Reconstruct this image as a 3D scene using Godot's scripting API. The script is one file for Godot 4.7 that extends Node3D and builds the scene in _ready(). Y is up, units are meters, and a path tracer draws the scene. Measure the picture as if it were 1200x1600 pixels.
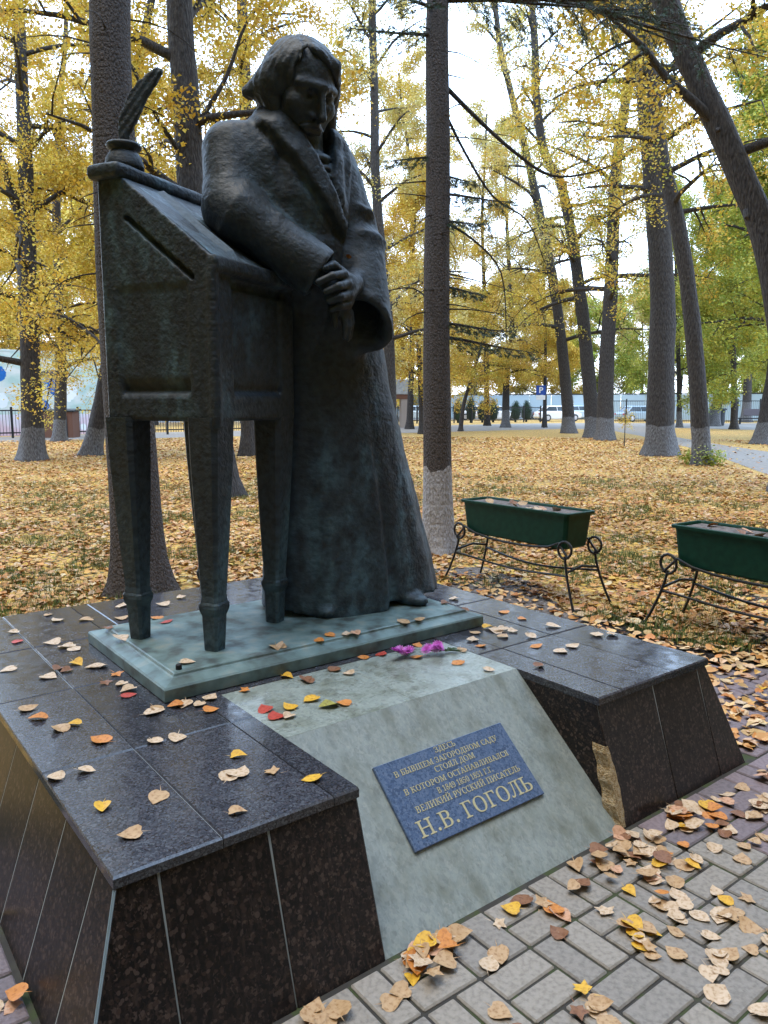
extends Node3D
# A bronze monument on a granite plinth in an autumn park, overcast light. World axes follow the plinth: x along its front, z out of its front.
# The camera stands at the origin, 1.6 m above the ground.

var taken := {}
var rng := RandomNumberGenerator.new()
var M := {}

# ---------------------------------------------------------------- naming
func numbered(called: String) -> String:
	if not taken.has(called):
		taken[called] = 0
		return called
	taken[called] += 1
	return "%s_%03d" % [called, taken[called]]

func tag(o: Node, label := "", category := "", group := "", kind := "") -> void:
	if label: o.set_meta("label", label)
	if category: o.set_meta("category", category)
	if group: o.set_meta("group", group)
	if kind: o.set_meta("kind", kind)

func thing(called: String, label: String, category: String, at := Vector3.ZERO, turn := 0.0, group := "") -> Node3D:
	var o := Node3D.new()
	o.name = numbered(called)
	add_child(o)
	o.position = at
	o.rotation.y = turn
	tag(o, label, category, group)
	return o

func part(parent: Node, called: String, mesh: Mesh, mat: Material, kind := "") -> MeshInstance3D:
	var o := MeshInstance3D.new()
	o.mesh = mesh
	o.material_override = mat
	if parent == self:
		o.name = numbered(called)
		add_child(o)
	else:
		var n := 0
		var nm := called
		while parent.has_node(nm):
			n += 1
			nm = "%s_%03d" % [called, n]
		o.name = nm
		parent.add_child(o, true)
	if kind: o.set_meta("kind", kind)
	return o

var child_no := {}
func piece(parent: Node, called: String, mesh: Mesh, mat: Material, at := Transform3D()) -> MeshInstance3D:
	var o := MeshInstance3D.new()
	o.mesh = mesh
	o.material_override = mat
	o.transform = at
	var key := str(parent.get_instance_id()) + called
	child_no[key] = child_no.get(key, -1) + 1
	o.name = called if child_no[key] == 0 else "%s_%03d" % [called, child_no[key]]
	parent.add_child(o, true)
	return o

func many(parent: Node, called: String, mesh: Mesh, mat: Material, xs: Array, cs: Array, kind := "stuff") -> MultiMeshInstance3D:
	var mm := MultiMesh.new()
	mm.transform_format = MultiMesh.TRANSFORM_3D
	mm.use_colors = cs.size() > 0
	mm.mesh = mesh
	mm.instance_count = xs.size()
	for i in xs.size():
		mm.set_instance_transform(i, xs[i])
		if cs.size(): mm.set_instance_color(i, cs[i])
	var o := MultiMeshInstance3D.new()
	o.multimesh = mm
	o.material_override = mat
	o.name = numbered(called) if parent == self else called
	parent.add_child(o, true)
	if kind: o.set_meta("kind", kind)
	return o

# ---------------------------------------------------------------- meshes
class MB:
	var v := PackedVector3Array()
	var n := PackedVector3Array()
	var c := PackedColorArray()
	var i := PackedInt32Array()
	var col := Color.WHITE
	func vert(p: Vector3, nn: Vector3) -> int:
		v.append(p); n.append(nn); c.append(col)
		return v.size() - 1
	func face(a: int, b: int, d: int) -> void:   # counter-clockwise from outside
		i.append(a); i.append(d); i.append(b)
	func tri(a: Vector3, b: Vector3, d: Vector3) -> void:
		var nn := (b - a).cross(d - a).normalized()
		face(vert(a, nn), vert(b, nn), vert(d, nn))
	func quad(a: Vector3, b: Vector3, d: Vector3, e: Vector3) -> void:
		var nn := (d - a).cross(e - b).normalized()
		var q := vert(a, nn)
		vert(b, nn); vert(d, nn); vert(e, nn)
		face(q, q + 1, q + 2); face(q, q + 2, q + 3)
	func cbox(t: Transform3D, size: Vector3, bev := 0.0) -> void:
		var h := size * 0.5
		var o := h - Vector3.ONE * bev
		for ax in 3:
			for s in [-1.0, 1.0]:
				var a2 := (ax + 1) % 3
				var a3 := (ax + 2) % 3
				var p := []
				for q in [[-1, -1], [1, -1], [1, 1], [-1, 1]]:
					var w := Vector3.ZERO
					w[ax] = s * h[ax]; w[a2] = q[0] * o[a2]; w[a3] = q[1] * o[a3]
					p.append(t * w)
				if s > 0: quad(p[0], p[1], p[2], p[3])
				else: quad(p[3], p[2], p[1], p[0])
		if bev <= 0.0: return
		for ax in 3:
			var a2 := (ax + 1) % 3
			var a3 := (ax + 2) % 3
			for q in [[-1, -1], [1, -1], [1, 1], [-1, 1]]:
				var p := []
				for e in [[-1, 0], [1, 0], [1, 1], [-1, 1]]:
					var w := Vector3.ZERO
					w[ax] = e[0] * o[ax]
					if e[1] == 0: w[a2] = q[0] * h[a2]; w[a3] = q[1] * o[a3]
					else: w[a2] = q[0] * o[a2]; w[a3] = q[1] * h[a3]
					p.append(t * w)
				if q[0] * q[1] > 0: quad(p[0], p[1], p[2], p[3])
				else: quad(p[3], p[2], p[1], p[0])
		for sx in [-1, 1]:
			for sy in [-1, 1]:
				for sz in [-1, 1]:
					var a := t * Vector3(sx * h.x, sy * o.y, sz * o.z)
					var b := t * Vector3(sx * o.x, sy * h.y, sz * o.z)
					var d := t * Vector3(sx * o.x, sy * o.y, sz * h.z)
					if sx * sy * sz > 0: tri(a, b, d)
					else: tri(a, d, b)
	func tube(pts: Array, radii: Array, sides := 8, cap := true) -> void:
		var m := pts.size()
		var base := v.size()
		var t0: Vector3 = (pts[1] - pts[0]).normalized()
		var u := t0.cross(Vector3.UP if absf(t0.y) < 0.9 else Vector3.RIGHT).normalized()
		for k in m:
			var t: Vector3 = (pts[mini(k + 1, m - 1)] - pts[maxi(k - 1, 0)]).normalized()
			u = (u - t * u.dot(t)).normalized()
			var w := t.cross(u)
			for s in sides:
				var a := TAU * s / sides
				var d := u * cos(a) + w * sin(a)
				vert(pts[k] + d * radii[k], d)
		for k in m - 1:
			for s in sides:
				var a := base + k * sides + s
				var b := base + k * sides + (s + 1) % sides
				face(a, b, b + sides); face(a, b + sides, a + sides)
		if cap:
			for k in [0, m - 1]:
				var t: Vector3 = (pts[1] - pts[0]).normalized() * -1.0 if k == 0 else (pts[m - 1] - pts[m - 2]).normalized()
				var c0 := vert(pts[k], t)
				var ring := v.size()
				for s in sides: vert(v[base + k * sides + s], t)
				for s in sides:
					if k == 0: face(c0, ring + (s + 1) % sides, ring + s)
					else: face(c0, ring + s, ring + (s + 1) % sides)
	func rings(list: Array, closed_ends := true, smooth := true) -> void:   # list of equal arrays of points, counter-clockwise seen from the end it grows to
		var m := list.size()
		var s: int = list[0].size()
		if smooth:
			var base := v.size()
			var acc := []
			acc.resize(m * s)
			acc.fill(Vector3.ZERO)
			for k in m - 1:
				for j in s:
					var a: Vector3 = list[k][j]
					var b: Vector3 = list[k][(j + 1) % s]
					var d: Vector3 = list[k + 1][(j + 1) % s]
					var e: Vector3 = list[k + 1][j]
					var nn := (d - a).cross(e - b)
					for q in [k * s + j, k * s + (j + 1) % s, (k + 1) * s + (j + 1) % s, (k + 1) * s + j]: acc[q] += nn
			for k in m:
				for j in s: vert(list[k][j], acc[k * s + j].normalized())
			for k in m - 1:
				for j in s:
					var a := base + k * s + j
					var b := base + k * s + (j + 1) % s
					face(a, b, b + s); face(a, b + s, a + s)
		else:
			for k in m - 1:
				for j in s: quad(list[k][j], list[k][(j + 1) % s], list[k + 1][(j + 1) % s], list[k + 1][j])
		if closed_ends:
			for k in [0, m - 1]:
				var mid := Vector3.ZERO
				for p in list[k]: mid += p
				mid /= s
				for j in s:
					if k == 0: tri(mid, list[k][(j + 1) % s], list[k][j])
					else: tri(mid, list[k][j], list[k][(j + 1) % s])
	func lathe(prof: Array, sides := 24, at := Vector3.ZERO, smooth := true) -> void:   # prof of Vector2(radius, height), upwards
		var list := []
		for q in prof:
			var r := []
			for s in sides: r.append(at + Vector3(q.x * cos(TAU * s / sides), q.y, -q.x * sin(TAU * s / sides)))
			list.append(r)
		rings(list, true, smooth)
	func done() -> ArrayMesh:
		var a := []
		a.resize(Mesh.ARRAY_MAX)
		a[Mesh.ARRAY_VERTEX] = v
		a[Mesh.ARRAY_NORMAL] = n
		a[Mesh.ARRAY_COLOR] = c
		a[Mesh.ARRAY_INDEX] = i
		var m := ArrayMesh.new()
		m.add_surface_from_arrays(Mesh.PRIMITIVE_TRIANGLES, a)
		return m

func boxmesh(size: Vector3, bev := 0.0, at := Transform3D()) -> ArrayMesh:
	var b := MB.new()
	b.cbox(at, size, bev)
	return b.done()

func slab(corners: Array, thick: Vector3, bev := 0.004) -> ArrayMesh:   # a stone: four corners of its outer face, counter-clockwise, and the way to its back; the face's rim is chamfered
	var b := MB.new()
	var mid: Vector3 = (corners[0] + corners[1] + corners[2] + corners[3]) / 4.0
	var d := thick.normalized() * bev
	var top := []
	var rim := []
	var bot := []
	for p in corners:
		var q: Vector3 = p
		top.append(q + (mid - q).normalized() * bev * 1.4)
		rim.append(q + d)
		bot.append(q + thick)
	b.quad(top[0], top[1], top[2], top[3])
	for k in 4:
		var l := (k + 1) % 4
		b.quad(rim[k], rim[l], top[l], top[k])
		b.quad(bot[k], bot[l], rim[l], rim[k])
	b.quad(bot[3], bot[2], bot[1], bot[0])
	return b.done()

# ---------------------------------------------------------------- fields: shapes joined smoothly and meshed by surface nets
class P:
	var kind := 0      # 0 capsule with two radii, 1 ellipsoid, 2 rounded box, 3 cone with flat ends, 4 own function, 5 changes the distance so far
	var sub := false
	var k := 0.02
	var inv := Transform3D()
	var a := Vector3.ZERO
	var ba := Vector3.ZERO
	var l2 := 1.0
	var r1 := 0.1
	var r2 := 0.1
	var r := Vector3.ONE
	var f: Callable
	func d(p: Vector3) -> float:
		if kind == 0:
			var pa := p - a
			var h := clampf(pa.dot(ba) / l2, 0.0, 1.0)
			return (pa - ba * h).length() - lerpf(r1, r2, h)
		if kind == 1:
			var q := inv * p
			var k1 := (q / (r * r)).length()
			if k1 < 1e-6: return -minf(r.x, minf(r.y, r.z))
			var k0 := (q / r).length()
			return k0 * (k0 - 1.0) / k1
		if kind == 2:
			var q := (inv * p).abs() - r
			return Vector3(maxf(q.x, 0), maxf(q.y, 0), maxf(q.z, 0)).length() + minf(maxf(q.x, maxf(q.y, q.z)), 0.0) - r1
		if kind == 3:
			var pa := p - a
			var t := pa.dot(ba) / l2
			var ax := sqrt(l2)
			var rad := (pa - ba * t).length()
			var side := (rad - lerpf(r1, r2, clampf(t, -0.3, 1.3))) * 0.97
			var e := maxf(-t, t - 1.0) * ax
			return maxf(side, e)
		return f.call(p)

class Field:
	var list: Array[P] = []
	func cap(a: Vector3, b: Vector3, r1: float, r2: float, k := 0.02, sub := false) -> P:
		var p := P.new()
		p.a = a; p.ba = b - a; p.l2 = maxf(p.ba.length_squared(), 1e-8); p.r1 = r1; p.r2 = r2; p.k = k; p.sub = sub
		list.append(p)
		return p
	func cone(a: Vector3, b: Vector3, r1: float, r2: float, k := 0.02, sub := false) -> P:
		var p := cap(a, b, r1, r2, k, sub)
		p.kind = 3
		return p
	func ell(t: Transform3D, r: Vector3, k := 0.02, sub := false) -> P:
		var p := P.new()
		p.kind = 1; p.inv = t.affine_inverse(); p.r = r; p.k = k; p.sub = sub
		list.append(p)
		return p
	func box(t: Transform3D, half: Vector3, rnd := 0.01, k := 0.0, sub := false) -> P:
		var p := P.new()
		p.kind = 2; p.inv = t.affine_inverse(); p.r = half - Vector3.ONE * rnd; p.r1 = rnd; p.k = k; p.sub = sub
		list.append(p)
		return p
	func own(f: Callable, k := 0.02, sub := false) -> P:
		var p := P.new()
		p.kind = 4; p.f = f; p.k = k; p.sub = sub
		list.append(p)
		return p
	func change(f: Callable) -> P:
		var p := P.new()
		p.kind = 5; p.f = f
		list.append(p)
		return p
	static func ev(some: Array[P], x: Vector3) -> float:
		var d := 1e3
		for p in some:
			if p.kind == 5:
				d = p.f.call(x, d)
				continue
			var e := p.d(x)
			if p.sub:
				if p.k > 0.0:
					var h := maxf(p.k - absf(d + e), 0.0) / p.k
					d = maxf(d, -e) + h * h * p.k * 0.25
				else: d = maxf(d, -e)
			elif p.k > 0.0:
				var h := maxf(p.k - absf(d - e), 0.0) / p.k
				d = minf(d, e) - h * h * p.k * 0.25
			else: d = minf(d, e)
		return d
	func near(x: Vector3, reach: float) -> Array[P]:
		var out: Array[P] = []
		var best := 1e3
		var es := PackedFloat32Array()
		for p in list:
			var e := 0.0 if p.kind == 5 else p.d(x)
			es.append(e)
			if p.kind != 5 and not p.sub: best = minf(best, e)
		for q in list.size():
			var p := list[q]
			if p.kind == 5 or (p.sub and es[q] < reach + p.k) or (not p.sub and es[q] < best + 2.0 * reach + p.k): out.append(p)
		return out
	func mesh_into(b: MB, lo: Vector3, hi: Vector3, cell: float, colour: Variant = null) -> void:
		const B := 6
		var nb := Vector3i(((hi - lo) / (cell * B)).ceil())
		var nx := nb.x * B + 1
		var ny := nb.y * B + 1
		var nz := nb.z * B + 1
		var sx := 1
		var sy := nx
		var sz := nx * ny
		var val := PackedFloat32Array()
		val.resize(nx * ny * nz)
		val.fill(9.0)
		var ids := PackedInt32Array()
		ids.resize(nx * ny * nz)
		ids.fill(-1)
		var blocks := []
		var R := cell * B * 0.87
		for bz in nb.z:
			for by in nb.y:
				for bx in nb.x:
					var c := lo + (Vector3(bx, by, bz) + Vector3.ONE * 0.5) * cell * B
					var some := near(c, R * 1.25)
					if absf(ev(some, c)) > R * 1.6: continue
					blocks.append(Vector3i(bx, by, bz))
					for z in B + 1:
						for y in B + 1:
							var at := (bz * B + z) * sz + (by * B + y) * sy + bx * B
							for x in B + 1:
								if val[at + x] == 9.0:
									val[at + x] = ev(some, lo + Vector3(bx * B + x, by * B + y, bz * B + z) * cell)
		var off := [0, sx, sy, sx + sy, sz, sx + sz, sy + sz, sx + sy + sz]
		var cor := [Vector3(0, 0, 0), Vector3(1, 0, 0), Vector3(0, 1, 0), Vector3(1, 1, 0), Vector3(0, 0, 1), Vector3(1, 0, 1), Vector3(0, 1, 1), Vector3(1, 1, 1)]
		var edges := [[0, 1], [2, 3], [4, 5], [6, 7], [0, 2], [1, 3], [4, 6], [5, 7], [0, 4], [1, 5], [2, 6], [3, 7]]
		var first := b.v.size()
		for bl in blocks:
			for z in B:
				for y in B:
					for x in B:
						var g := Vector3i(bl.x * B + x, bl.y * B + y, bl.z * B + z)
						var at := g.z * sz + g.y * sy + g.x
						var mask := 0
						for q in 8:
							if val[at + off[q]] < 0.0: mask |= 1 << q
						if mask == 0 or mask == 255: continue
						var s := Vector3.ZERO
						var m := 0
						for e in edges:
							if ((mask >> e[0]) & 1) != ((mask >> e[1]) & 1):
								var d0 := val[at + off[e[0]]]
								var d1 := val[at + off[e[1]]]
								s += cor[e[0]].lerp(cor[e[1]], d0 / (d0 - d1))
								m += 1
						var pos := lo + (Vector3(g) + s / m) * cell
						if colour != null: b.col = colour.call(pos)
						ids[at] = b.vert(pos, Vector3.ZERO)
		for bl in blocks:
			for z in B:
				for y in B:
					for x in B:
						var g := Vector3i(bl.x * B + x, bl.y * B + y, bl.z * B + z)
						var at := g.z * sz + g.y * sy + g.x
						var in0 := val[at] < 0.0
						for ax in 3:
							var st: int = [sx, sy, sz][ax]
							if (val[at + st] < 0.0) == in0: continue
							var u: int = [sy, sz, sx][ax]
							var w: int = [sz, sx, sy][ax]
							if g[(ax + 1) % 3] == 0 or g[(ax + 2) % 3] == 0: continue
							var q0 := ids[at]
							var q1 := ids[at - u]
							var q2 := ids[at - u - w]
							var q3 := ids[at - w]
							if q0 < 0 or q1 < 0 or q2 < 0 or q3 < 0: continue
							if in0: b.face(q0, q1, q2); b.face(q0, q2, q3)
							else: b.face(q2, q1, q0); b.face(q3, q2, q0)
		# smooth normals
		for t in range(0, b.i.size(), 3):
			var i0 := b.i[t]
			if i0 < first: continue
			var i1 := b.i[t + 1]
			var i2 := b.i[t + 2]
			var nn := (b.v[i2] - b.v[i0]).cross(b.v[i1] - b.v[i0])
			b.n[i0] += nn; b.n[i1] += nn; b.n[i2] += nn
		for q in range(first, b.v.size()): b.n[q] = b.n[q].normalized()
		b.col = Color.WHITE

static func poly2(pts: PackedVector2Array, p: Vector2) -> float:   # signed distance to a flat polygon
	var d := (p - pts[0]).length_squared()
	var s := 1.0
	var j := pts.size() - 1
	for i in pts.size():
		var e := pts[j] - pts[i]
		var w := p - pts[i]
		var b := w - e * clampf(w.dot(e) / e.length_squared(), 0.0, 1.0)
		d = minf(d, b.length_squared())
		var c1 := p.y >= pts[i].y
		var c2 := p.y < pts[j].y
		var c3 := e.x * w.y > e.y * w.x
		if (c1 and c2 and c3) or (not c1 and not c2 and not c3): s = -s
		j = i
	return s * sqrt(d)

static func turned(x: Vector3, y: Vector3, z: Vector3, o: Vector3) -> Transform3D:
	return Transform3D(Basis(x, y, z), o)

# ---------------------------------------------------------------- materials
func lin(r: float, g: float, b: float) -> Color:   # a real-world base colour
	return Color(r, g, b).linear_to_srgb()

func noise(type: int, freq: float, oct := 4, sd := 1, size := 512, stops := [], as_normal := false, bump := 4.0) -> NoiseTexture2D:
	var t := NoiseTexture2D.new()
	var f := FastNoiseLite.new()
	f.noise_type = type
	f.frequency = freq
	f.fractal_octaves = oct
	f.seed = sd
	t.width = size
	t.height = size
	t.seamless = true
	t.noise = f
	t.as_normal_map = as_normal
	if as_normal: t.bump_strength = bump
	if stops.size():
		var g := Gradient.new()
		var o := PackedFloat32Array()
		var c := PackedColorArray()
		for s in stops:
			o.append(s[0]); c.append(s[1])
		g.offsets = o
		g.colors = c
		t.color_ramp = g
	return t

func grey(v: float) -> Color:
	return Color(v, v, v)

func mat(c: Color, rough := 0.8, metal := 0.0) -> StandardMaterial3D:
	var m := StandardMaterial3D.new()
	m.albedo_color = c
	m.roughness = rough
	m.metallic = metal
	return m

func tri_tex(m: StandardMaterial3D, tex: Texture2D, scale: float, world := false) -> StandardMaterial3D:
	m.albedo_texture = tex
	m.uv1_triplanar = true
	m.uv1_world_triplanar = world
	m.uv1_scale = Vector3.ONE * scale
	return m

func relief(m: StandardMaterial3D, tex: Texture2D, cm: float, scale := 0.0) -> StandardMaterial3D:
	m.heightmap_enabled = true
	m.heightmap_texture = tex
	m.heightmap_scale = cm
	if scale > 0.0:
		m.uv1_triplanar = true
		m.uv1_scale = Vector3.ONE * scale
	return m

func speckle(sd: int, base: Array, flecks: Array, count: int, rmin: float, rmax: float, size := 512) -> ImageTexture:   # polished stone: crystals of a few tones, tiling
	var r := RandomNumberGenerator.new()
	r.seed = sd
	var im := Image.create(size, size, false, Image.FORMAT_RGB8)
	im.fill(base[0])
	for k in count:
		var c: Color = flecks[r.randi() % flecks.size()]
		var x0 := r.randi() % size
		var y0 := r.randi() % size
		var rx := r.randf_range(rmin, rmax)
		var ry := rx * r.randf_range(0.4, 1.0)
		var a := r.randf() * TAU
		var ca := cos(a)
		var sa := sin(a)
		var q := int(ceil(rx))
		for dy in range(-q, q + 1):
			for dx in range(-q, q + 1):
				var u := (dx * ca + dy * sa) / rx
				var w := (-dx * sa + dy * ca) / ry
				if u * u + w * w < 1.0: im.set_pixel(posmod(x0 + dx, size), posmod(y0 + dy, size), c)
	return ImageTexture.create_from_image(im)

func litter_texture() -> ImageTexture:   # seen only from afar: leaf litter over grass
	var r := RandomNumberGenerator.new()
	r.seed = 71
	var size := 768
	var im := Image.create(size, size, false, Image.FORMAT_RGB8)
	var f := FastNoiseLite.new()
	f.frequency = 0.05
	for y in size:
		for x in size:
			var n := f.get_noise_2d(x, y) * 0.5 + 0.5
			im.set_pixel(x, y, lin(0.09 + 0.06 * n, 0.075 + 0.045 * n, 0.025 + 0.012 * n))
	var tones := [lin(0.50, 0.28, 0.055), lin(0.55, 0.34, 0.09), lin(0.58, 0.39, 0.14), lin(0.44, 0.22, 0.045), lin(0.55, 0.36, 0.05), lin(0.34, 0.17, 0.04)]
	for k in 8500:
		var c: Color = tones[r.randi() % tones.size()]
		var x0 := r.randi() % size
		var y0 := r.randi() % size
		var rx := r.randf_range(5, 9)
		var ry := rx * r.randf_range(0.5, 0.9)
		var a := r.randf() * TAU
		var ca := cos(a)
		var sa := sin(a)
		for dy in range(-9, 10):
			for dx in range(-9, 10):
				var u := (dx * ca + dy * sa) / rx
				var w := (-dx * sa + dy * ca) / ry
				if absf(w) + u * u < 1.0: im.set_pixel(posmod(x0 + dx, size), posmod(y0 + dy, size), c)
	return ImageTexture.create_from_image(im)

# ---------------------------------------------------------------- the bronze
var pn := FastNoiseLite.new()
var pn2 := FastNoiseLite.new()
var pn3 := FastNoiseLite.new()

func patina(p: Vector3) -> Color:   # where rain has turned the bronze green and blue: streaks down the coat, the hem, odd patches
	var base := Vector3(0.037, 0.053, 0.071)
	var a := pn.get_noise_3d(p.x * 1.0, p.y * 0.35, p.z * 1.0) * 0.5 + 0.5
	var b := pn2.get_noise_3d(p.x, p.y * 0.6, p.z) * 0.5 + 0.5
	var low := clampf((1.5 - p.y) / 0.9, 0.0, 1.0)
	var right := clampf((p.x - 2.25) / 0.4, 0.0, 1.0) * clampf((2.3 - p.y) / 0.4, 0.0, 1.0)
	var v := clampf((a - 0.55 + 0.16 * low + 0.12 * right) * 3.5, 0.0, 1.0) * clampf((b - 0.28) * 2.6, 0.0, 1.0)
	var g := Vector3(0.115, 0.215, 0.275)
	var c := base.lerp(g, v * 0.85)
	c *= 0.85 + 0.35 * b
	return Color(c.x, c.y, c.z)

func desk_patina(p: Vector3) -> Color:
	var c := patina(p + Vector3(7, 0.6, 3))
	return c

const COAT := [[0.56, 2.355, -3.315, 0.520, 0.32], [0.75, 2.335, -3.315, 0.495, 0.308], [1.0, 2.297, -3.31, 0.448, 0.285], [1.4, 2.235, -3.305, 0.378, 0.255], [1.7, 2.190, -3.295, 0.322, 0.233], [2.0, 2.14, -3.27, 0.285, 0.222],
	[2.2, 2.075, -3.25, 0.295, 0.235], [2.5, 1.955, -3.235, 0.325, 0.25], [2.68, 1.93, -3.225, 0.335, 0.215], [2.79, 1.925, -3.215, 0.30, 0.155], [2.86, 1.925, -3.21, 0.17, 0.115], [2.93, 1.92, -3.20, 0.08, 0.08]]

func coat_row(y: float) -> Array:
	for k in COAT.size() - 1:
		if y < COAT[k + 1][0] or k == COAT.size() - 2:
			var t := clampf((y - COAT[k][0]) / (COAT[k + 1][0] - COAT[k][0]), 0.0, 1.0)
			t = lerpf(t, smoothstep(0.0, 1.0, t), 0.3)
			var o := []
			for q in range(1, 5): o.append(lerpf(COAT[k][q], COAT[k + 1][q], t))
			return o
	return []

func coat(p: Vector3) -> float:
	var y := clampf(p.y, 0.56, 2.93)
	var c := coat_row(y)
	var q := Vector2(p.x - c[0], p.z - c[1])
	var r := Vector2(c[2], c[3])
	var th := atan2(q.x / r.x, q.y / r.y)     # 0 in front, growing to the figure's left (the picture's right)
	var down := clampf((1.75 - y) / 1.1, 0.0, 1.0)
	var m := 0.0
	var edge := 0.10 - 0.13 * (1.7 - y)       # the coat's front edge: the near flap lies over the far one
	var s := th - edge
	m += down * (0.055 * smoothstep(0.03, -0.02, s) - 0.055 * exp(-pow((s - 0.07) / 0.06, 2.0)))
	m += down * (0.030 * exp(-pow((th - 0.62) / 0.16, 2.0)) - 0.022 * exp(-pow((th - 0.92) / 0.12, 2.0)) + 0.025 * exp(-pow((th + 0.55) / 0.2, 2.0)) - 0.03 * exp(-pow((th + 0.86) / 0.10, 2.0)))
	m += 0.012 * sin(th * 5.0 + y * 1.4) * (1.0 - down)
	r *= 1.0 + m
	var k1 := Vector2(q.x / (r.x * r.x), q.y / (r.y * r.y)).length()
	var k0 := Vector2(q.x / r.x, q.y / r.y).length()
	var d := -minf(r.x, r.y) if k1 < 1e-6 else k0 * (k0 - 1.0) / k1 * 0.93
	var hem := 0.590 + 0.012 * sin(th * 4.0 + 0.5) - 0.03 * smoothstep(0.05, -0.05, s) * smoothstep(-1.5, -0.4, th)
	return maxf(maxf(d, hem - p.y), p.y - 2.93)

func lapels(p: Vector3, d: float) -> float:
	if d > 0.09 or p.y < 1.7 or p.z < -3.22 + (p.y - 2.6) * 0.1: return d
	var q := Vector2(p.x, p.y)
	# the open neck, cut 6 cm into the chest
	var v := poly2(PackedVector2Array([Vector2(1.86, 2.92), Vector2(1.895, 2.72), Vector2(2.002, 2.555), Vector2(2.05, 2.70), Vector2(2.07, 2.92)]), q)
	d = maxf(d, -maxf(v, -(d + 0.07)))
	var left := poly2(PackedVector2Array([Vector2(1.70, 2.90), Vector2(1.875, 2.90), Vector2(1.90, 2.72), Vector2(2.003, 2.555), Vector2(2.078, 2.395), Vector2(2.072, 2.345), Vector2(1.875, 2.575), Vector2(1.705, 2.80)]), q)
	var right := poly2(PackedVector2Array([Vector2(2.055, 2.90), Vector2(2.05, 2.70), Vector2(2.01, 2.58), Vector2(2.085, 2.40), Vector2(2.13, 2.62), Vector2(2.175, 2.80), Vector2(2.16, 2.90)]), q)
	d -= 0.020 * smoothstep(0.009, -0.004, right)
	d -= 0.032 * smoothstep(0.009, -0.004, left)
	if right > 0.0: d += 0.012 * exp(-pow((left - 0.020) / 0.010, 2.0)) * clampf((2.84 - q.y) / 0.06, 0.0, 1.0)
	# the edge of the closed front below
	var edge_x := 2.072 - (2.345 - p.y) * 0.22
	if p.y < 2.345 and p.y > 1.75: d -= 0.016 * smoothstep(0.012, -0.008, p.x - edge_x) * clampf((2.36 - p.y) / 0.04, 0.0, 1.0) * clampf((p.y - 1.75) / 0.2, 0.0, 1.0)
	return d

func creases(p: Vector3, d: float) -> float:   # folds of the sleeves at the elbows and armpits
	if absf(d) > 0.06: return d
	var e := 0.0035 * pn3.get_noise_3d(p.x, p.y * 0.7, p.z) + 0.0020 * pn2.get_noise_3d(p.x * 1.7, p.y * 1.7, p.z * 1.7)
	for f in FOLDS:
		var a: Vector3 = f[0]
		var b: Vector3 = f[1]
		var pa := p - a
		var ba := b - a
		var h := clampf(pa.dot(ba) / ba.length_squared(), 0.0, 1.0)
		var r := (pa - ba * h).length()
		var w: float = f[2]
		if r < w * 2.5: e += f[3] * exp(-r * r / (w * w * 0.5)) * (1.0 - pow(2.0 * h - 1.0, 2.0) * 0.6)
	return d + e

var FOLDS := []

func sleeve(p: Vector3) -> float:   # the far forearm's wide sleeve: a cone hanging from the elbow, cut slantwise for the hand
	var a := Vector3(2.222, 2.36, -3.09)
	var ba := Vector3(2.125, 1.885, -2.935) - a
	var l2 := ba.length_squared()
	var pa := p - a
	var t := pa.dot(ba) / l2
	var rad := (pa - ba * t).length()
	var side := (rad - lerpf(0.112, 0.150, clampf(t, -0.3, 1.2))) * 0.95
	var e := maxf(-t, t - 1.0) * sqrt(l2)
	var q := Vector2(maxf(side + 0.035, 0.0), maxf(e + 0.035, 0.0))
	var d := q.length() - 0.035 if q.x > 0.0 and q.y > 0.0 else maxf(side, e)
	var n := Vector3(-0.62, -0.57, 0.53).normalized()
	var c := (p - Vector3(2.108, 2.012, -2.918)).dot(n)
	var h := maxf(0.025 - absf(d - c), 0.0) / 0.025
	return maxf(d, c) + h * h * 0.025 * 0.25

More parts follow.
